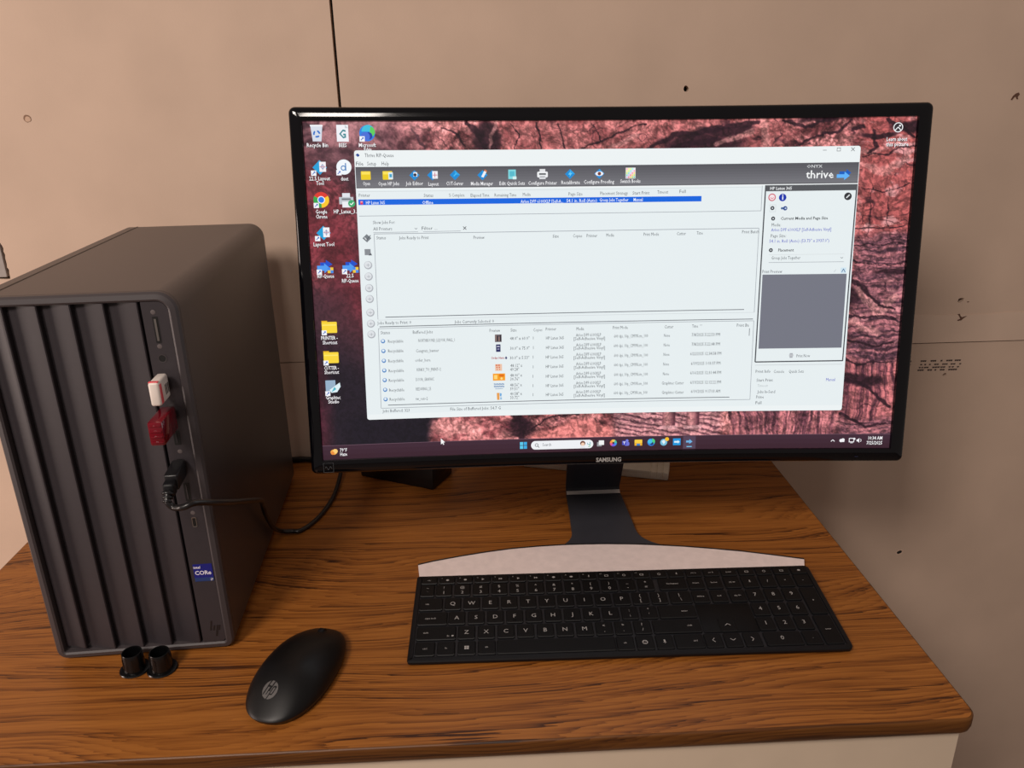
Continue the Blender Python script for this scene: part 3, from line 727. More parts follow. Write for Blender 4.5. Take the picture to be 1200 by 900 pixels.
# ------------------------------------------------------------ things behind the monitor
def rbox(name, c, a, size, mt, bev, label, cat):
    o = box(name, (-size[0]/2,size[0]/2,-size[1]/2,size[1]/2,0,size[2]), mt, bev=bev); o.location = c; o.rotation_euler = (0,0,a); return tag(o, label, cat)
a = math.atan2(.4576-.5101, -.4991+.6067)
fx, fy = Vector((math.cos(a),math.sin(a),0)), Vector((-math.sin(a),math.cos(a),0))
c = Vector((-.4991,.4576,0))-fx*.06+fy*.029
pb = empty('power_brick', c, a, 'black adapter box lying behind the lower left of the monitor', 'adapter')
box('brick_body', (-.06,.06,-.029,.029,0,.034), M_blk, pb, bev=.0025)
box('brick_seam', (-.0602,.0602,-.0292,.0292,.0165,.0172), M_port, pb)
a = math.atan2(.46-.5185, -.1681+.3638); fx, fy = Vector((math.cos(a),math.sin(a),0)), Vector((-math.sin(a),math.cos(a),0))
c = Vector((-.1681,.4610,0))-fx*.105+fy*.019
ws = empty('plastic_bar', c, a, 'off-white ribbed plastic bar lying on the desk behind the monitor stand', 'plastic bar')
box('bar_body', (-.105,.105,-.019,.019,0,.012), M_cream, ws, bev=.002)
for k in range(3): box('rib', (.080+k*.0085,.0815+k*.0085,-.0195,.0195,.004,.0132), M_cream, ws, bev=.0004)
box('bar_lip', (-.1052,.078,-.0193,-.0165,.0085,.0128), M_cream, ws, bev=.0004)

# ------------------------------------------------------------ what the screen shows (1920 x 1080 layout)
def attr_mat(name, rough=.3, gain=1.0):
    m = bpy.data.materials.new(name); m.use_nodes = True; nt = m.node_tree; b = nt.nodes['Principled BSDF']
    at = nt.nodes.new('ShaderNodeAttribute'); at.attribute_name = 'Col'; nt.links.new(at.outputs['Color'], b.inputs['Emission Color'])
    b.inputs['Base Color'].default_value = (.01,.01,.012,1); b.inputs['Roughness'].default_value = rough; b.inputs['Emission Strength'].default_value = gain
    b.inputs['Specular IOR Level'].default_value = .25; return m
M_scr = attr_mat('lit_pixels')
def sp(px, py, lay): return mloc((px/1920-.5)*2*HW, .0009-lay*.00022, (.5-py/1080)*2*HH)
# wallpaper: a red sandstone canyon painted from layered noise
def vnoise(x, y, seed):
    r = np.random.RandomState(seed); g = r.rand(256,256); xi, yi = np.floor(x).astype(int), np.floor(y).astype(int); fx, fy = x-xi, y-yi
    fx, fy = fx*fx*(3-2*fx), fy*fy*(3-2*fy); a = g[xi%256,yi%256]; b = g[(xi+1)%256,yi%256]; c = g[xi%256,(yi+1)%256]; d = g[(xi+1)%256,(yi+1)%256]
    return (a*(1-fx)+b*fx)*(1-fy)+(c*(1-fx)+d*fx)*fy
def fbm(x, y, seed, o=5, g=.55):
    s = 0; a = 1; t = 0
    for i in range(o): s = s+a*vnoise(x*2**i+i*17.3, y*2**i+i*9.1, seed+i); t += a; a *= g
    return s/t
NX, NY = 860, 484
gx_, gy_ = np.meshgrid(np.linspace(0,1920,NX), np.linspace(0,1080,NY))
X, Y = gx_, gy_
wx = X+60*(fbm(X/130,Y/130,5)-.5); wy = Y+60*(fbm(X/130,Y/130,55)-.5)
def ss(a, b, v): t = np.clip((v-a)/(b-a),0,1); return t*t*(3-2*t)
def mixc(A, B, t): return A*(1-t[...,None])+B*t[...,None]
C_ = lambda r,g,b: np.array([r,g,b])/255.
base_n = fbm(wx/70, wy/45, 11, 6, .62); fine = fbm(wx/9, wy/9, 21, 4, .75); fine = .5+(fine-.5)*1.15
rid = 1-np.abs(2*fbm(wx/34, wy/26, 101, 5, .62)-1); rid = ss(.80,.98,rid)
vert = fbm(wx/7, wy/160, 31, 4, .6); horiz = fbm(wx/170, wy/7, 41, 4, .6)
ridge = 1-np.abs(2*fbm(wx/120+3, wy/60, 61, 3, .5)-1)*2.2
crack = ss(.93,.985,ridge)*ss(.35,.6,fbm(wx/60,wy/60,91,3))
img = mixc(C_(92,44,46)+0*X[...,None], C_(222,140,134), ss(.30,.68,base_n))
img = img*(.50+.95*fine)[...,None]
# upper middle cliffs
img = mixc(img, mixc(C_(150,66,66)+0*X[...,None], C_(228,140,132), vert), ss(560,640,X)*(1-ss(1480,1600,X))*ss(40,10,np.abs(Y-40)-30)*.55)
# right side: orange red face above, grey strata below
rs = ss(1720,1780,wx)
face = mixc(C_(128,56,62)+0*X[...,None], C_(222,116,104), vert*.6+fine*.4); face = mixc(face, C_(236,170,166), ss(.58,.75,fbm(wx/60,wy/22,71))*.8)
strata = mixc(C_(74,46,58)+0*X[...,None], C_(196,120,124), ss(.3,.72,horiz*.75+fine*.25))
low = mixc(C_(84,44,56)+0*X[...,None], C_(214,122,120), ss(.25,.75,vert))
r_img = mixc(face, strata, ss(330,370,wy)); r_img = mixc(r_img, low, ss(760,800,wy)*ss(1000,960,wy))
r_img = mixc(r_img, C_(238,160,158), ss(.56,.72,fbm(wx/50,wy/30,81))*ss(480,520,Y)*ss(760,700,Y)*.7)
img = mixc(img, r_img, rs)
# dark recesses
def blobm(cx,cy,rx,ry,soft=.5): d = ((wx-cx)/rx)**2+((wy-cy)/ry)**2; return 1-ss(1-soft,1+soft,d)
dk = np.zeros_like(X)
for a in ((1255,70,130,34),(1330,30,90,16),(560,60,34,60),(1900,30,60,22),(1805,60,60,10),(655,995,60,36),(1740,560,40,30),(1890,480,70,9),(1800,840,90,22),(1640,10,90,14)): dk = np.maximum(dk, blobm(*a))
dk = np.maximum(dk, crack*.75)
img = mixc(img, C_(42,20,30), dk*.88)
JIT = [(26*(fbm(X/40,Y/40,s_,4,.6)-.5), 26*(fbm(X/40,Y/40,s_+50,4,.6)-.5)) for s_ in (200,300,400)]
def stroke_mask(pts, w, seed):
    # distance to a polyline, frayed by noise
    xs_ = [q[0] for q in pts]; c0 = int(max(0,(min(xs_)-60)/1920*NX)); c1 = int(min(NX,(max(xs_)+60)/1920*NX)); m = np.zeros_like(X)
    jx = (X+JIT[seed%3][0])[:,c0:c1]; jy = (Y+JIT[seed%3][1])[:,c0:c1]
    for (x0,y0,w0),(x1,y1,w1) in zip(pts, pts[1:]):
        dx, dy = x1-x0, y1-y0; tt = np.clip(((jx-x0)*dx+(jy-y0)*dy)/(dx*dx+dy*dy),0,1); d = np.hypot(jx-x0-tt*dx, jy-y0-tt*dy)
        m[:,c0:c1] = np.maximum(m[:,c0:c1], 1-ss(.55,1.1,d/((w0+(w1-w0)*tt)*w)))
    return m
lt = [[(1290,74,8),(1400,34,12)],[(1440,5,14),(1452,80,16)],[(1700,112,6),(1800,100,9),(1900,62,5)],[(1758,140,10),(1830,165,18),(1905,120,12)],[(1765,338,2),(1900,328,2)],[(1775,540,12),(1850,610,22),(1900,560,10)],[(1770,640,12),(1850,690,14)],[(600,6,8),(578,50,5),(575,84,4)],[(960,80,10),(1040,50,8)]]
for k, q in enumerate(lt): img = mixc(img, C_(240,168,158)*(.75+.35*fine)[...,None], stroke_mask(q,1,200+k)*.55)
cr_ = [[(722,6,3),(735,80,4)],[(870,80,3),(960,46,4),(1065,8,3)],[(1072,82,6),(1180,46,9),(1290,26,11),(1425,6,9)],[(1160,78,9),(1290,62,13)],[(505,5,8),(548,40,15),(556,84,12)],[(420,10,3),(470,40,5),(500,80,4)],[(330,20,3),(370,80,4)],[(640,10,2),(668,50,3),(655,84,2)],[(790,10,2),(815,84,3)],[(905,8,2),(925,60,2)],
 [(1540,84,3),(1600,56,5),(1680,40,6),(1712,6,5)],[(1500,8,5),(1580,20,7),(1640,8,4)],[(1720,30,7),(1752,25,7)],[(1790,40,5),(1805,84,7),(1770,108,4)],[(1830,8,8),(1880,34,7),(1915,62,5)],[(1755,120,2),(1830,108,3),(1915,86,3)],[(1765,210,2),(1830,230,3),(1915,205,2)],
 [(1800,215,1.5),(1796,330,2)],[(1850,215,1.5),(1856,335,2)],[(1755,345,4),(1830,340,3),(1915,338,3)],[(1750,400,2),(1915,392,3)],[(1750,450,3),(1840,462,2),(1915,450,3)],[(1752,500,8),(1800,545,8),(1850,590,5),(1905,600,4)],[(1750,620,4),(1820,632,3),(1900,640,5)],[(1750,705,4),(1840,728,4),(1905,715,3)],[(1745,760,5),(1790,790,4),(1900,780,3)],[(1745,835,10),(1800,850,9),(1850,880,7),(1905,935,8)],
 [(1745,960,6),(1840,1000,6),(1900,990,5)],[(640,945,18),(672,985,20),(665,1025,12)],[(560,950,4),(600,1000,5)],[(480,955,3),(520,1015,3)],[(420,960,3),(440,1020,3)],[(700,1000,3),(760,960,4),(860,950,3)],[(955,945,5),(1100,985,5),(1260,1020,4)],[(1380,945,8),(1395,1025,9)],[(1470,945,4),(1476,1025,5)],[(1540,945,3),(1560,1025,3)],[(1640,945,4),(1632,1025,5)]]
for k, q in enumerate(cr_): img = mixc(img, C_(38,18,28)+0*X[...,None], stroke_mask(q,1.0,300+k)*.85)
# left: shaded mauve wall, dark lower part with a dim red band
lm = ss(470,200,wx)
left = mixc(C_(66,38,46)+0*X[...,None], C_(176,120,122), ss(.25,.6,base_n)*ss(200,0,wy))
left = mixc(left, C_(128,58,64)*(.45+.95*fine)[...,None], ss(.0,1,blobm(20,330,120,170,.8)))
band = np.exp(-(((wy-300)-(wx-20)*1.55)/150)**2)*ss(1000,500,wy)
left = mixc(left, C_(120,42,52)*(.45+.9*base_n)[...,None], band*.9)
left = mixc(left, C_(26,22,32)+0*X[...,None], ss(560,760,wy-(wx)*.6)*.9)
left = mixc(left, C_(74,30,42)*(.6+.8*base_n)[...,None], ss(60,0,wx)*ss(600,800,wy)*.8)
img = mixc(img, left, lm)
# bottom left: black gap then lit boulders
img = mixc(img, C_(24,20,30)+0*X[...,None], ss(930,960,wy)*ss(395,355,wx+(wy-940)*.3)*ss(40,140,wx))
bl = ss(365,410,wx+(wy-960)*.4)*ss(640,600,wx)*ss(900,940,Y)
img = mixc(img, mixc(C_(140,66,70)+0*X[...,None], C_(240,154,146), ss(.3,.65,base_n))*(.75+.45*fine)[...,None], bl*.8)
# bottom: smooth mound
md = ss(-1,1,(wy-(1030-62*np.exp(-((wx-860)/150)**2)))/10)*ss(680,720,wx)*ss(1060,1000,wx)
img = mixc(img, mixc(C_(200,108,102)+0*X[...,None], C_(240,144,134), fine), md)
# stepped ledges and two column shafts
stp = ss(960,1000,X)*ss(1360,1330,X)*ss(935,945,Y); lv = ((Y-(X-960)*.22+26*(base_n-.5)+5*(fine-.5))/17)%1
img = mixc(img, mixc(C_(98,60,72)+0*X[...,None], C_(226,158,158), ss(.15,.6,lv)), stp*.85)
for cx in (1168,1250):
    q = ss(24,20,np.abs(X-cx))*ss(935,940,Y)*ss(1000,994,Y); sh = np.clip(1-np.abs((X-cx+6)/24),0,1)
    img = mixc(img, mixc(C_(84,44,54)+0*X[...,None], C_(222,150,146), sh), q)
    q = ss(32,28,np.abs(X-cx))*ss(994,998,Y)*ss(1010,1006,Y); img = mixc(img, C_(216,160,160)+0*X[...,None], q)
vs_ = ss(1370,1400,X)*ss(1740,1720,X)*ss(935,940,Y)
img = mixc(img, mixc(C_(78,42,56)+0*X[...,None], C_(220,132,132), ss(.25,.75,vert))*(.8+.4*fine)[...,None], vs_*.85)
# the taskbar area is a band of its own below
img = img*(1-.30*rid*ss(150,560,X)*ss(1032,1020,Y+0*X))[...,None]; img = img*(.90+.22*ss(.35,.65,fine))[...,None]; gr = img.mean(-1,keepdims=True); img = np.clip((gr+(img-gr)*.90)*np.array([1.0,.96,.98])*1.06, 0, 1)
linimg = np.where(img <= .04045, img/12.92, ((img+.055)/1.055)**2.4)
verts = [tuple(sp(px,py,0)) for px,py in zip(X.ravel(), Y.ravel())]
idx = np.arange(NX*NY).reshape(NY,NX)
quads = np.stack([idx[:-1,:-1],idx[1:,:-1],idx[1:,1:],idx[:-1,1:]],-1).reshape(-1,4).tolist()
screen = obj('screen', verts, quads, M_scr, mon); screen['label'] = 'lit screen with a red sandstone canyon wallpaper'
ca = screen.data.color_attributes.new('Col','FLOAT_COLOR','POINT')
ca.data.foreach_set('color', np.concatenate([linimg.reshape(-1,3), np.ones((NX*NY,1))],1).astype(np.float32).ravel())

class UI:
    def __init__(s): s.v, s.f, s.c = [], [], []
    def poly(s, pts, col, lay=1, fs=None):
        b = len(s.v); s.v += [tuple(sp(x,y,lay)) for x,y in pts]; c = rgb(*col)
        for f in (fs or [tuple(range(len(pts)))]): s.f.append(tuple(b+i for i in f)); s.c.append(c)
    def rect(s, x0,y0,x1,y1, col, lay=1):
        n = max(1,int(abs(x1-x0)/70)); xs = [x0+(x1-x0)*k/n for k in range(n+1)]
        s.poly([(x,y) for x in xs for y in (y0,y1)], col, lay, [(2*k,2*k+1,2*k+3,2*k+2) for k in range(n)])
    def vgrad(s, x0,y0,x1,y1, c0,c1, lay=1, n=8):
        for k in range(n):
            t = (k+.5)/n; s.rect(x0,y0+(y1-y0)*k/n,x1,y0+(y1-y0)*(k+1)/n, [a+(b-a)*t for a,b in zip(c0,c1)], lay)
    def disc(s, x,y,r, col, lay=1, n=20, a0=0, a1=360, ry=None):
        ry = ry or r; p = [(x+r*math.cos(math.radians(a0+(a1-a0)*k/n)), y+ry*math.sin(math.radians(a0+(a1-a0)*k/n))) for k in range(n+1 if a1-a0 < 360 else n)]
        if a1-a0 < 360: p.append((x,y))
        s.poly(p, col, lay)
    def ring(s, x,y,r,t, col, lay=1, n=20, a0=0, a1=360):
        m = n+1; p = [(x+q*math.cos(math.radians(a0+(a1-a0)*k/n)), y+q*math.sin(math.radians(a0+(a1-a0)*k/n))) for q in (r,r-t) for k in range(m)]
        s.poly(p, col, lay, [(k,k+1,m+k+1,m+k) for k in range(n)])
    def line(s, x0,y0,x1,y1,t, col, lay=1):
        l = math.hypot(x1-x0,y1-y0); nx, ny = -(y1-y0)/l*t/2, (x1-x0)/l*t/2; n = max(1,int(l/70))
        p = []
        for k in range(n+1):
            u = k/n; x, y = x0+(x1-x0)*u, y0+(y1-y0)*u; p += [(x-nx,y-ny),(x+nx,y+ny)]
        s.poly(p, col, lay, [(2*k,2*k+1,2*k+3,2*k+2) for k in range(n)])
    def frame(s, x0,y0,x1,y1,t,col,lay=1):
        s.rect(x0,y0,x1,y0+t,col,lay); s.rect(x0,y1-t,x1,y1,col,lay); s.rect(x0,y0,x0+t,y1,col,lay); s.rect(x1-t,y0,x1,y1,col,lay)
    def rrect(s, x0,y0,x1,y1,r,col,lay=1):
        s.rect(x0+r,y0,x1-r,y1,col,lay); s.rect(x0,y0+r,x0+r,y1-r,col,lay); s.rect(x1-r,y0+r,x1,y1-r,col,lay)
        for cx,cy,a in ((x0+r,y0+r,180),(x1-r,y0+r,270),(x1-r,y1-r,0),(x0+r,y1-r,90)): s.disc(cx,cy,r,col,lay,8,a,a+90)
    def text(s, x, y, h, cw, t, col, lay=3, bold=0):
        v, f = glyphs(t, bold, 1)
        if not len(v): return
        k = h/CAP; x0,x1 = v[:,0].min(), v[:,0].max(); w = cw*len(t); kx = w/(x1-x0) if len(t) > 2 else k*.85
        s.poly([(x+(p[0]-(x0+x1)/2)*kx, y+h/2-p[1]*k) for p in v], col, lay, f)
    def build(s, name, parent=None):
        o = obj(name, s.v, s.f, M_scr, parent or screen)
        ca = o.data.color_attributes.new('Col','FLOAT_COLOR','CORNER'); d = []
        for p, c in zip(o.data.polygons, s.c): d += [c[0],c[1],c[2],1]*p.loop_total
        ca.data.foreach_set('color', d); return o
WHT = (236,242,243)
# -- application window
u = UI()
u.rrect(151,85,1752,948,8,WHT,1); u.rect(151,140,1752,930,(230,238,240),1.3)
u.vgrad(153,135,1750,200,(84,84,90),(120,120,126),2); u.rect(153,196,1750,200,(100,100,105),2.2)
u.rect(153,200,1750,204,(240,244,245),2)
u.rect(157,234,1253,251,(8,100,222),2)
g = (150,156,164); g2 = (96,100,108)
u.line(157,285,1447,283,1.6,g,2); u.line(1447,204,1447,283,1.6,g,2); u.line(157,210,1447,208,1,(200,205,208),2)
u.line(199,337,340,336,1.4,g,2); u.line(356,336,476,335,1.4,g,2)
u.line(201,341,1443,338,1.8,g,2); u.line(201,341,201,614,1.6,g,2); u.line(1443,338,1441,612,1.6,g,2); u.line(201,616,1441,612,1,(196,202,206),2)
u.line(225,607,1407,602,2.4,g2,2); u.line(205,638,1438,634,2.4,g2,2)
u.line(201,644,1441,640,1.6,g,2); u.line(201,644,198,909,1.6,g,2); u.line(1441,640,1441,908,1.6,g,2); u.line(198,910,1441,908,1.6,g,2); u.line(221,900,1371,899,2.4,g2,2)
u.rect(1427,665,1429,690,g2,2); u.line(1452,790,1742,789,1.4,(190,196,200),2)
u.line(1480,449,1724,449,1.4,g,2); u.line(1480,424,1724,424,1,(205,210,212),2)
# printer panel outline
D_ = (62,66,72)
u.rect(1457,203,1748,222,(84,86,90),2.4); u.line(1458,203,1452,779,4,D_,2.4); u.line(1748,203,1743,778,4,D_,2.4); u.line(1452,779,1743,777,4,D_,2.4)
u.poly([(1462,488),(1736,488),(1736,733),(1461,734)],(116,118,130),2.4); 
# chevrons, controls
for x,y in ((334,326),(1716,436)): u.line(x-4,y-2,x,y+2,1.3,g2,3); u.line(x,y+2,x+4,y-2,1.3,g2,3)
u.line(484,321,494,331,2,(60,64,70),3); u.line(494,321,484,331,2,(60,64,70),3)
u.line(1633,97,1645,97,1.6,(110,114,118),3); u.frame(1677,90,1689,101,1.6,(110,114,118),3); u.line(1722,90,1733,101,1.8,(90,94,98),3); u.line(1733,90,1722,101,1.8,(90,94,98),3)
u.line(1262,652,1270,652,1,g2,3)
# blue arrow of the toolbar logo
u.poly([(1690,163),(1712,163),(1712,156),(1727,168),(1712,180),(1712,174),(1690,174)],(20,92,190),3)
u.poly([(1682,172),(1706,172),(1706,164),(1723,177),(1706,190),(1706,183),(1682,183)],(96,178,250),3.4)
u.poly([(158,95),(164,95),(168,100),(164,104),(160,104)],(30,70,150),3); u.rect(156,98,165,101,(30,70,150),3.2)
# buffered-job thumbnails
for i,y in enumerate((685,718,750,783,815,847,881)):
    u.disc(214,685.5+32.4*i,7,(84,136,196),3,16); u.disc(213.5,684+32.4*i,4.2,(226,238,248),3.3,12)
    x = 591
    if i == 0: u.rect(580,672,602,697,(96,84,90),3); [u.rect(582+5*k,674+3*(k%3),585+5*k,694,(30,26,36) if k%2 else (150,120,110),3.3) for k in range(4)]
    elif i == 1: u.rect(583,705,598,730,(44,48,96),3); u.rect(586,710,595,714,(190,190,210),3.3); u.rect(587,719,594,722,(170,170,200),3.3)
    elif i == 3: u.rect(579,771,602,794,(236,196,170),3); [u.rect(581+8*(k%2)+2*(k//2),773+7*(k//2),587+8*(k%2),777+7*(k//2),(214,96,60),3.3) for k in range(6)]
    elif i == 4: u.rect(571,803,612,827,(246,160,30),3); u.rect(575,808,586,822,(255,214,120),3.3); u.rect(592,806,608,814,(226,110,20),3.3); u.disc(600,820,4,(255,220,140),3.3,8)
    elif i == 6: u.poly([(583,869),(592,869),(592,893),(584,893)],(232,160,80),3); u.poly([(593,869),(600,872),(598,882),(593,880)],(110,170,220),3.3); u.rect(594,884,600,892,(150,190,220),3.3)
u.build('application_window')
# -- written words
def texts(name, styles, colour, h, cw, bold, rows, lay=4):
    u = UI()
    for s,x,y,t in rows:
        if s in styles: u.text(x,y,h,cw,t,colour,lay,bold)
    if u.v: return u.build(name)
ROWS = [tuple(int(q) if i in (1,2) else q for i,q in enumerate(l.split('|'))) for l in '''l|41|69|Recycle Bin
l|118|69|BEES
l|193|69|Microsoft
l|194|82|Edge
l|42|169|22.5 Layout
l|42|183|Tool
l|118|170|duet
l|41|270|Google
l|41|285|Chrome
l|117|270|HP_Latex_3...
l|43|371|Layout Tool
l|43|471|RIP-Queue
l|119|471|22.5
l|119|487|RIP-Queue
l|43|670|PRINTER -
l|44|685|Shortcut
l|44|769|CUTTER -
l|44|783|Shortcut
l|44|868|Graphtec
l|45|882|Studio
l|1863|66|Learn about
l|1865|82|this picture
t|228|100|Thrive RIP-Queue
t|167|125|File
t|204|125|Setup
t|246|125|Help
b|185|185|Open
b|254|186|Open HP Jobs
b|334|186|Job Editor
b|394|188|Layout
b|461|187|CUT-Server
b|547|188|Media Manager
b|643|188|Edit Quick Sets
b|740|188|Configure Printer
b|830|187|Recalibrate
b|921|186|Configure Proofing
b|1022|185|Swatch Books
s|177|221|Printer
s|377|223|Status
s|466|223|% Complete
s|540|224|Elapsed Time
s|621|224|Remaining Time
s|689|223|Media
s|846|223|Page Size
s|970|222|Placement Strategy
s|1057|222|Start Print
s|1127|220|Timeout
s|1191|219|Full
w|210|244|HP Latex 365
w|374|245|Offline
w|738|245|Arlon DPF 6100XLP [Self-A...
w|866|244|54.1 in. Roll (Auto)
w|970|243|Group Jobs Together
w|1048|243|Manual
s|234|305|Show Jobs For:
s|229|325|All Printers
s|377|325|Filter ...
s|223|353|Status
s|326|354|Jobs Ready to Print
s|534|356|Preview
s|782|355|Size
s|853|355|Copies
s|900|355|Printer
s|959|354|Media
s|1093|353|Print Mode
s|1191|352|Cutter
s|1251|351|Time
s|1416|349|Print Batch
s|253|625|Jobs Ready to Print: 0
s|513|627|Jobs Currently Selected: 0
s|223|657|Status
s|344|658|Buffered Jobs
s|580|658|Preview
s|642|658|Size
s|722|659|Copies
s|766|657|Printer
s|863|658|Media
s|997|656|Print Mode
s|1159|656|Cutter
s|1246|655|Time
s|1405|654|Print Ba
s|247|919|Jobs Buffered: 323
s|511|920|File Size of Buffered Jobs: 54.7 G
h|1507|213|HP Latex 365
h2|1587|308|Current Media and Page Size
s|1498|328|Media:
u|1579|344|Arlon DPF 6100XLP [Self-Adhesive Vinyl]
s|1507|363|Page Size:
u|1575|380|54.1 in. Roll (Auto) (53.73" x 3937.0")
h2|1534|409|Placement
s|1535|434|Group Jobs Together
s|1493|478|Print Preview
s|1611|759|Print Now
s|1480|811|Print Info
s|1533|812|Console
s|1591|812|Quick Sets
s|1487|841|Start Print
u|1707|841|Manual
f|1481|860|Timeout
s|1494|881|Jobs In-Send
s|1474|899|Prime
s|1470|919|Full
l|68|1048|79°F
l|68|1062|Haze
s|751|1053|Search
l|1871|1045|10:34 AM
l|1869|1062|7/25/2025
s|250|686|Recyclable
s|388|686|NORTHBOUND_LIQUOR_WALL_1
s|662|686|48.0" x 60.0"
s|707|686|1
s|779|687|HP Latex 365
s|891|679|Arlon DPF 6100XLP
s|894|691|[Self-Adhesive Vinyl]
s|1033|685|600 dpi, 10p_CMYKcm_100
s|1153|685|None
s|1283|684|7/8/2025 5:22:53 PM
s|249|718|Recyclable
s|357|720|Congrats_banner
s|662|719|30.0" x 75.0"
s|707|718|1
s|779|719|HP Latex 365
s|892|712|Arlon DPF 6100XLP
s|894|723|[Self-Adhesive Vinyl]
s|1033|717|600 dpi, 10p_CMYKcm_100
s|1153|717|None
s|1284|716|7/8/2025 5:22:48 PM
s|248|751|Recyclable
s|341|751|order_here
s|661|751|30.0" x 5.53"
s|706|750|1
s|778|751|HP Latex 365
s|892|744|Arlon DPF 6100XLP
s|894|755|[Self-Adhesive Vinyl]
s|1034|750|600 dpi, 10p_CMYKcm_100
s|1153|749|None
s|1285|748|6/22/2025 12:34:58 PM
s|248|784|Recyclable
s|360|783|KINKY_TO_PRINT~2
s|650|777|48.12" x
s|644|790|49.28"
s|706|783|1
s|778|783|HP Latex 365
s|892|776|Arlon DPF 6100XLP
s|895|788|[Self-Adhesive Vinyl]
s|1034|782|600 dpi, 10p_CMYKcm_100
s|1153|782|None
s|1286|781|6/19/2025 1:03:37 PM
s|247|816|Recyclable
s|346|816|DOOR_GRAPHIC
s|649|810|48.00" x
s|644|823|30.76"
s|705|815|1
s|778|816|HP Latex 365
s|892|809|Arlon DPF 6100XLP
s|895|820|[Self-Adhesive Vinyl]
s|1035|815|600 dpi, 10p_CMYKcm_100
s|1153|815|None
s|1287|813|6/16/2025 12:31:44 PM
s|247|849|Recyclable
s|340|848|REDWING_25
s|648|843|48.56" x
s|643|856|39.51"
s|705|847|1
s|778|848|HP Latex 365
s|892|841|Arlon DPF 6100XLP
s|895|852|[Self-Adhesive Vinyl]
s|1035|847|600 dpi, 10p_CMYKcm_100
s|1177|847|Graphtec Cutter
s|1288|846|6/19/2025 12:12:22 PM
s|247|880|Recyclable
s|333|881|tw_out~2
s|648|873|40.58" x
s|643|886|33.72"
s|705|878|1
s|778|879|HP Latex 365
s|892|872|Arlon DPF 6100XLP
s|895|884|[Self-Adhesive Vinyl]
s|1035|878|600 dpi, 10p_CMYKcm_100
s|1178|879|Graphtec Cutter
s|1289|877|6/19/2025 9:17:03 AM'''.split('\n')]
ROWS = [(s,x+5,y,t) if t == 'Recyclable' else (s,x,y,t) for s,x,y,t in ROWS]
LBL = [r for r in ROWS if r[0] == 'l']
lab = []
for r_ in LBL:
    if lab and abs(r_[1]-lab[-1][-1][1]) < 6 and 0 < r_[2]-lab[-1][-1][2] < 20: lab[-1].append(r_)
    else: lab.append([r_])
for g_ in lab:
    sh = UI()
    q_ = 3 if g_[0][2] > 1030 else 0
    for s,x,y,t in g_: sh.text(x+1.5,y+1.5,11.6,5.8,t,(40,20,26),q_+.4,.03)
    for s,x,y,t in g_: sh.text(x,y,11.6,5.8,t,(252,250,252),q_+.7,.012)
    sh.build('icon_label')
t2 = texts('window_text', ('t',), (84,88,94), 11.5, 5.6, .002, ROWS)
t3 = texts('toolbar_label', ('b',), (240,240,242), 11, 5.4, .010, ROWS)
t4 = texts('list_text', ('s',), (70,76,84), 10.2, 4.95, 0, ROWS)
for r_ in ROWS:
    if r_[0] == 'w': texts('selected_row_text', ('w',), (236,244,255), 10.2, 4.9, .008, [r_])
t6 = texts('link_text', ('u',), (52,62,190), 10.2, 4.95, 0, ROWS)
t7 = texts('heading_text', ('h2',), (50,54,60), 9.2, 5.6, .016, ROWS)
t8 = texts('heading_text', ('h',), (244,246,248), 9.2, 5.8, .012, ROWS)
t9 = texts('faint_text', ('f',), (176,182,186), 8.6, 4.9, 0, ROWS)
u = UI(); u.text(1610,146,9,12.2,'ONYX',(226,228,230),4,.004); u.text(1628,171,24,14.6,'thrive',(246,248,248),4,.01)
u.text(588,750,8,4.3,'Order Here',(170,40,56),4,.02); u.poly([(614,746),(618,746),(618,750),(621,750),(616,756),(611,750),(614,750)],(60,60,110),4)
for k in range(3): u.text(591,838+8*k,7,4.4,'tatatata' if k < 2 else '~~~~~~',(50,110,170),4,.02)
u.build('logo_text')
# -- desktop icons
def shortcut(u, x, y): u.rect(x-8,y-8,x+8,y+8,(244,246,250),3); u.line(x-4,y+4,x+3,y-3,2.4,(40,100,190),3.4); u.poly([(x-1,y-5),(x+5,y-5),(x+5,y+1)],(40,100,190),3.4)
def diamond(u, x, y, r=22, page=True):
    u.poly([(x,y-r),(x+r,y),(x,y+r),(x-r,y)],(30,160,216),1.6); u.poly([(x,y-r),(x+r,y),(x,y)],(90,196,232),1.9)
    if page:
        u.rect(x-1,y-17,x+19,y+13,(244,240,244),2.2); u.line(x+9,y-11,x+9,y+8,1.8,(90,110,160),2.6); u.line(x,y-2,x+18,y-2,1.8,(200,110,130),2.6); u.ring(x+9,y-2,6,1.6,(120,130,180),2.8,12)
u = UI(); x,y = 41,34; u.poly([(x-18,y-22),(x+18,y-22),(x+13,y+24),(x-13,y+24)],(214,220,232),2); u.rect(x-19,y-25,x+19,y-20,(238,240,244),2.3)
for k in range(3):
    a = k*120-90; u.ring(x,y+2,11,5,(44,112,200),2.6,6,a+10,a+88)
u.build('desktop_icon')
u = UI(); x,y = 119,34; u.rect(x-18,y-25,x+18,y+25,(240,240,246),2); u.poly([(x+8,y-25),(x+18,y-15),(x+8,y-15)],(200,206,214),2.4); u.text(x,y+2,24,22,'G',(70,140,150),3,.03); u.build('desktop_icon')
u = UI(); x,y = 194,34; u.disc(x,y,24,(40,130,222),1.6,28); u.disc(x+3,y-5,20,(60,190,220),2,24,180,360); u.disc(x+8,y-4,16,(92,206,92),2.3,20,-80,80); u.disc(x+5,y+8,11,(36,60,160),2.6,18); u.disc(x-6,y+10,14,(70,110,214),2.9,18); shortcut(u,x-16,y+17); u.build('desktop_icon')
for X0,Y0 in ((44,136),(44,336)): u = UI(); diamond(u,X0,Y0); shortcut(u,X0-19,Y0+17); u.build('desktop_icon')
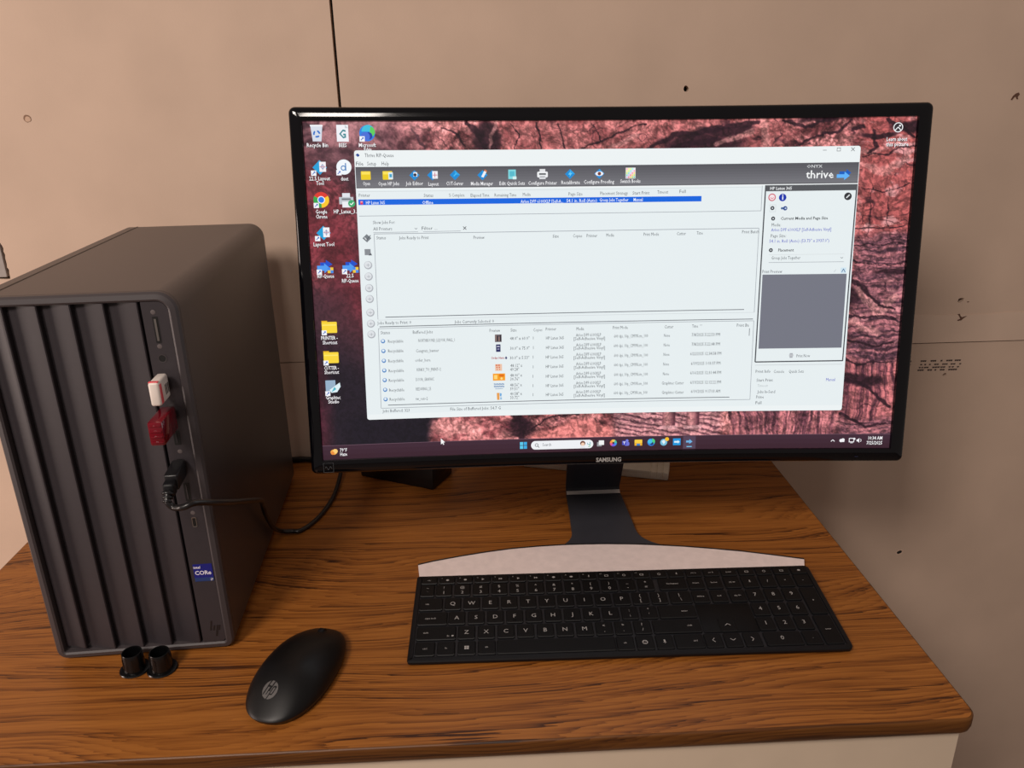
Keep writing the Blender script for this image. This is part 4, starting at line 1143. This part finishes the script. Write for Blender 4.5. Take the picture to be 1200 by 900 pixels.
u = UI(); x,y = 118,135; u.disc(x,y,23,(240,246,250),2,28); u.ring(x-2,y+3,8,3,(70,130,190),3,16); u.rect(x+3.5,y-12,x+7,y+11,(70,130,190),3); shortcut(u,x-16,y+17); u.build('desktop_icon')
u = UI(); x,y = 43,234
for a0,c in ((210,(222,58,46)),(330,(250,200,40)),(90,(50,166,76))): u.disc(x,y,24,c,1.6,14,a0,a0+120)
u.disc(x,y,11.5,(244,246,250),2.2,20); u.disc(x,y,9,(40,120,230),2.6,20); shortcut(u,x-16,y+17); u.build('desktop_icon')
u = UI(); x,y = 120,236; u.rect(x-12,y-22,x+12,y-6,(226,230,236),2); u.rect(x-22,y-10,x+22,y+12,(190,196,202),2.3); u.rect(x-14,y-6,x+14,y-1,(110,116,122),2.7); u.rect(x-13,y+4,x+13,y+22,(236,238,242),2.7); u.disc(x+16,y+10,11,(60,170,110),3,16); u.line(x+11,y+10,x+15,y+14,2.5,(250,250,250),3.4); u.line(x+15,y+14,x+22,y+6,2.5,(250,250,250),3.4); u.build('desktop_icon')
for X0,Y0 in ((42,442),(121,442)):
    u = UI(); u.poly([(X0-14,Y0-14),(X0+4,Y0-14),(X0+4,Y0-22),(X0+24,Y0-8),(X0+4,Y0+4),(X0+4,Y0-2),(X0-14,Y0-2)],(30,80,200),1.8)
    u.poly([(X0-24,Y0-4),(X0-2,Y0-4),(X0-2,Y0-12),(X0+16,Y0+4),(X0-2,Y0+20),(X0-2,Y0+12),(X0-24,Y0+12)],(80,156,240),2.2)
    for k,c in enumerate(((70,140,230),(240,200,60),(240,200,60),(70,140,230))): u.rect(X0+8+9*(k%2),Y0+2+9*(k//2),X0+17+9*(k%2),Y0+11+9*(k//2),c,2.6)
    shortcut(u,X0-18,Y0+16); u.build('desktop_icon')
for X0,Y0 in ((45,636),(45,735)): u = UI(); u.rrect(X0-24,Y0-18,X0+24,Y0+18,3,(248,214,60),2); u.rect(X0-24,Y0-22,X0-6,Y0-14,(232,180,30),1.8); u.rect(X0-22,Y0-10,X0+22,Y0-6,(255,232,110),2.4); shortcut(u,X0-17,Y0+17); u.build('desktop_icon')
u = UI(); x,y = 44,834; u.rect(x-22,y-24,x+10,y+14,(150,176,200),2); u.poly([(x-10,y+8),(x+24,y-16),(x+26,y-2),(x+14,y+16),(x-4,y+18)],(222,240,246),2.4); u.poly([(x-4,y+16),(x+6,y-2),(x+12,y+6)],(80,180,200),2.8); shortcut(u,x-16,y+20); u.build('desktop_icon')
u = UI(); x,y = 1863,31; u.disc(x,y,15,(50,44,50),2,24); u.ring(x,y,15,2.6,(246,246,248),3,28); u.line(x-9,y+9,x,y-1,2.6,(246,246,248),3); u.line(x,y-1,x+9,y+9,2.6,(246,246,248),3); u.disc(x+5,y-5,3,(246,246,248),3,10); u.build('desktop_icon')
# -- toolbar icons
def tic(fn, x, y=161): u = UI(); fn(u,x,y); return u.build('toolbar_icon')
def fold(u,x,y): u.rrect(x-15,y-13,x+15,y+13,2,(236,204,30),3); u.rect(x-13,y-11,x+13,y-3,(252,226,90),3.3)
tic(fold,184); tic(lambda u,x,y: (fold(u,x-3,y), u.rect(x,y-9,x+14,y+12,(220,236,240),3.6), u.rect(x+3,y-4,x+11,y+6,(60,160,200),3.9)), 254)
def dia(u,x,y): u.poly([(x,y-15),(x+16,y),(x,y+16),(x-16,y)],(20,140,214),3); u.poly([(x,y-15),(x+16,y),(x,y)],(40,164,232),3.2)
tic(lambda u,x,y: (dia(u,x,y),u.rect(x-3,y-9,x+9,y+4,(240,240,244),3.6),u.disc(x+2,y-1,5,(40,40,56),3.9,10)),335)
tic(lambda u,x,y: (dia(u,x-4,y),u.rect(x-4,y-12,x+13,y+11,(240,238,242),3.6),u.line(x+4,y-8,x+4,y+7,1.8,(190,80,110),3.9),u.line(x-3,y,x+12,y,1.8,(190,80,110),3.9)),395)
tic(lambda u,x,y: (dia(u,x,y),u.line(x-4,y+4,x+5,y-5,3,(80,190,240),3.6)),462)
tic(lambda u,x,y: (dia(u,x,y+1),u.poly([(x-4,y+6),(x+7,y-14),(x+14,y-10),(x+3,y+9)],(240,240,244),3.6),u.poly([(x+5,y-12),(x+8,y-16),(x+15,y-12),(x+13,y-8)],(214,120,70),3.9)),549)
tic(lambda u,x,y: (u.rect(x-12,y-15,x+12,y+14,(130,216,224),3),u.rect(x-8,y-10,x+8,y+6,(86,186,204),3.3),u.rect(x+2,y+6,x+14,y+15,(214,240,240),3.6)),643)
tic(lambda u,x,y: (u.rect(x-9,y-16,x+9,y-6,(226,228,230),3),u.rrect(x-17,y-8,x+17,y+10,4,(238,240,242),3.3),u.rect(x-11,y-3,x+11,y+2,(90,94,98),3.6),u.rect(x-10,y+4,x+10,y+15,(222,224,228),3.6),u.rect(x-8,y+7,x+8,y+9,(110,112,118),3.9)),740)
tic(lambda u,x,y: (dia(u,x,y),u.poly([(x-6,y+2),(x+2,y-9),(x+1,y-2),(x+7,y-3),(x-2,y+10),(x,y+2)],(110,206,246),3.6)),828)
tic(lambda u,x,y: (dia(u,x,y),u.disc(x,y,13,(240,242,246),3.5,16,0,360,7),u.disc(x,y,5.5,(120,60,50),3.8,12)),922)
def swatch(u,x,y):
    for i in range(5):
        for j in range(5):
            c = [(236,120,150),(240,190,90),(170,210,90),(110,200,190),(190,180,230)][(i+j)%5]; c = [min(255,int(q+(4-j)*14)) for q in c]; u.rect(x-14+6*i,y-16+6.4*j,x-9.4+6*i,y-11+6.4*j,c,3.4)
    u.rect(x-15.5,y-17.5,x+16,y+16,(236,238,230),3)
tic(swatch,1022)
# -- side buttons of the list and the panel's small icons
u = UI(); u.poly([(178,341),(192,354),(178,367),(164,354)],(120,126,132),3); u.line(171,352,177,359,2.6,(226,230,232),3.4); u.line(177,359,190,345,2.6,(90,96,102),3.4); u.rect(169,388,188,407,(136,140,146),3); u.poly([(188,400),(192,408),(180,408)],(90,94,100),3.4)
for y in (439,475,512,547,591,627,662): u.disc(178,y,13,(176,180,186),3,20); u.disc(177,y-1.5,10.5,(222,226,230),3.3,18); u.line(178,y-5,178,y+5,1.6,(170,174,180),3.6); u.line(172,y,184,y,1.6,(170,174,180),3.6)
u.build('side_button')
u = UI(); u.disc(1480,241,12,(206,80,100),3,22); u.disc(1480,241,9,(244,226,230),3.3,20); u.ring(1480,241,5,1.6,(206,60,84),3.7,10,0,180)
u.disc(1514,242,12,(22,50,170),3,22); u.rect(1512.5,238,1516,249,(240,244,252),3.4); u.disc(1514,234.5,2.2,(240,244,252),3.4,8)
u.disc(1722,241,12,(50,52,56),3,22); u.line(1717,246,1727,236,3.6,(230,234,236),3.4)
for x,y in ((1483,275),(1487,308),(1485,409)): u.disc(x,y,6.5,(58,62,68),3,14); u.disc(x,y,2.4,(220,226,230),3.4,8)
u.disc(1524,276,7,(40,70,140),3,14); u.disc(1514,276,4,(70,100,150),3,10); u.disc(1525,276,3,(190,206,226),3.4,8); u.frame(1474,264,1494,287,1,(196,202,206),2.6)
u.rect(1715,468,1733,486,(206,228,240),3); u.line(1719,483,1724,472,2,(50,90,140),3.4); u.line(1724,472,1730,483,2,(50,90,140),3.4); u.line(1694,482,1700,474,1.6,(190,196,200),3)
u.rect(1564,754,1578,761,(190,194,198),3); u.rect(1566,750,1576,766,(170,174,180),2.8); u.rect(163,239,171,249,(232,60,84),3); u.rect(164,240,170,243,(250,190,196),3.3)
u.build('panel_icon')
# -- taskbar
u = UI(); u.vgrad(0,1031,1920,1080,(64,40,54),(56,30,42),1,3); u.rect(0,1031,1920,1032.4,(110,84,98),2)
u.rect(1219,1034,1262,1078,(84,66,86),2); 
u.rrect(697,1040,910,1070,15,(238,240,244),2); u.ring(716,1054,6,1.8,(60,64,70),3,14); u.line(720,1058,725,1063,2,(60,64,70),3)
u.build('taskbar')
def tk(fn, x, y=1053): u = UI(); fn(u,x,y); return u.build('taskbar_icon')
def startb(u,x,y):
    for a in (-12,1):
        for b in (-11,2): u.rect(x+a,y+b,x+a+11,y+b+11,(90,200,236) if a<0 else (60,170,226),3)
tk(startb,671)
tk(lambda u,x,y: (u.disc(x,y,11,(244,170,70),3,16,0,360,9),u.disc(x+5,y-3,8,(252,206,120),3.3,12),u.disc(x-4,y+3,6,(236,140,60),3.4,12)),36,1054)
tk(lambda u,x,y: (u.rect(x-12,y-4,x+4,y+11,(150,150,156),3),u.rect(x-6,y-10,x+12,y+6,(240,240,242),3.3)),935)
def cop(u,x,y):
    for k,c in enumerate(((60,140,230),(120,90,220),(226,90,140),(244,150,60),(240,200,90),(80,190,160))): u.disc(x,y,12,c,3,6,k*60,k*60+60)
    u.disc(x,y,4,(70,40,60),3.4,10)
tk(cop,979)
tk(lambda u,x,y: (u.disc(x+5,y-7,5,(120,130,226),3,12),u.rrect(x-4,y-3,x+13,y+11,5,(110,116,214),3.2),u.rrect(x-12,y-7,x+3,y+8,2,(74,80,186),3.5),u.rect(x-9,y-4,x,y-2,(240,240,250),3.8),u.rect(x-5.5,y-4,x-3.5,y+5,(240,240,250),3.8)),1021)
tk(lambda u,x,y: (u.rrect(x-13,y-10,x+13,y+11,2,(248,206,70),3),u.rect(x-13,y+2,x+13,y+11,(236,176,40),3.3),u.rect(x-6,y+4,x+6,y+11,(60,130,200),3.6)),1065)
tk(lambda u,x,y: (u.disc(x,y,13,(40,130,222),3,20),u.disc(x+3,y-3,10,(80,206,130),3.3,14,-90,90),u.disc(x+2,y+4,6,(30,50,110),3.6,12),u.disc(x-4,y-3,8,(70,190,230),3.8,14)),1109)
tk(lambda u,x,y: (u.disc(x-2,y+1,12,(120,190,220),3,18),u.poly([(x-9,y-3),(x-1,y-8),(x+4,y),(x-2,y+8)],(226,240,246),3.3),u.disc(x+9,y-10,7,(248,190,40),3.6,14)),1154)
tk(lambda u,x,y: (u.rect(x-13,y-12,x+13,y+12,(30,150,220),3),u.rect(x-9,y-3,x+4,y+3,(220,240,250),3.4),u.poly([(x+3,y-6),(x+10,y),(x+3,y+6)],(220,240,250),3.4)),1197)
tk(lambda u,x,y: (u.rect(x-11,y-4,x+1,y+3,(110,176,226),3),u.poly([(x,y-9),(x+11,y),(x,y+8)],(110,176,226),3),u.rect(x-9,y+16,x+9,y+19,(120,200,240),3)),1240,1053)
tk(lambda u,x,y: (u.disc(x-6,y-2,9,(120,76,60),3,12),u.disc(x-6,y+1,6,(244,206,180),3.3,12),u.rect(x-14,y+9,x+2,y+15,(226,226,232),3.3),u.ring(x+15,y-2,6,2,(60,160,180),3.2,10,-60,200),u.ring(x+15,y+6,5,2,(90,180,120),3.4,10,-90,120)),880,1054)
u = UI(); Wc = (242,240,244); u.line(1723,1057,1729,1051,2.4,Wc,3); u.line(1729,1051,1735,1057,2.4,Wc,3); u.disc(1757,1054,6,Wc,3,10); u.disc(1763,1052,6,Wc,3,10); u.rect(1755,1055,1768,1059,Wc,3)
u.frame(1783,1045,1801,1060,2.6,Wc,3); u.rect(1788,1061,1797,1063,Wc,3); u.disc(1801,1048,4,Wc,3,8); u.poly([(1809,1050),(1813,1050),(1818,1045),(1818,1062),(1813,1057),(1809,1057)],Wc,3); u.ring(1818,1053.5,7,2,Wc,3,8,-50,50)
u.build('tray_icon')
u = UI(); u.poly([(392,1020),(392,1041),(397,1037),(400,1043),(403,1041),(400,1035),(406,1034)],(245,245,245),5); u.build('mouse_pointer')
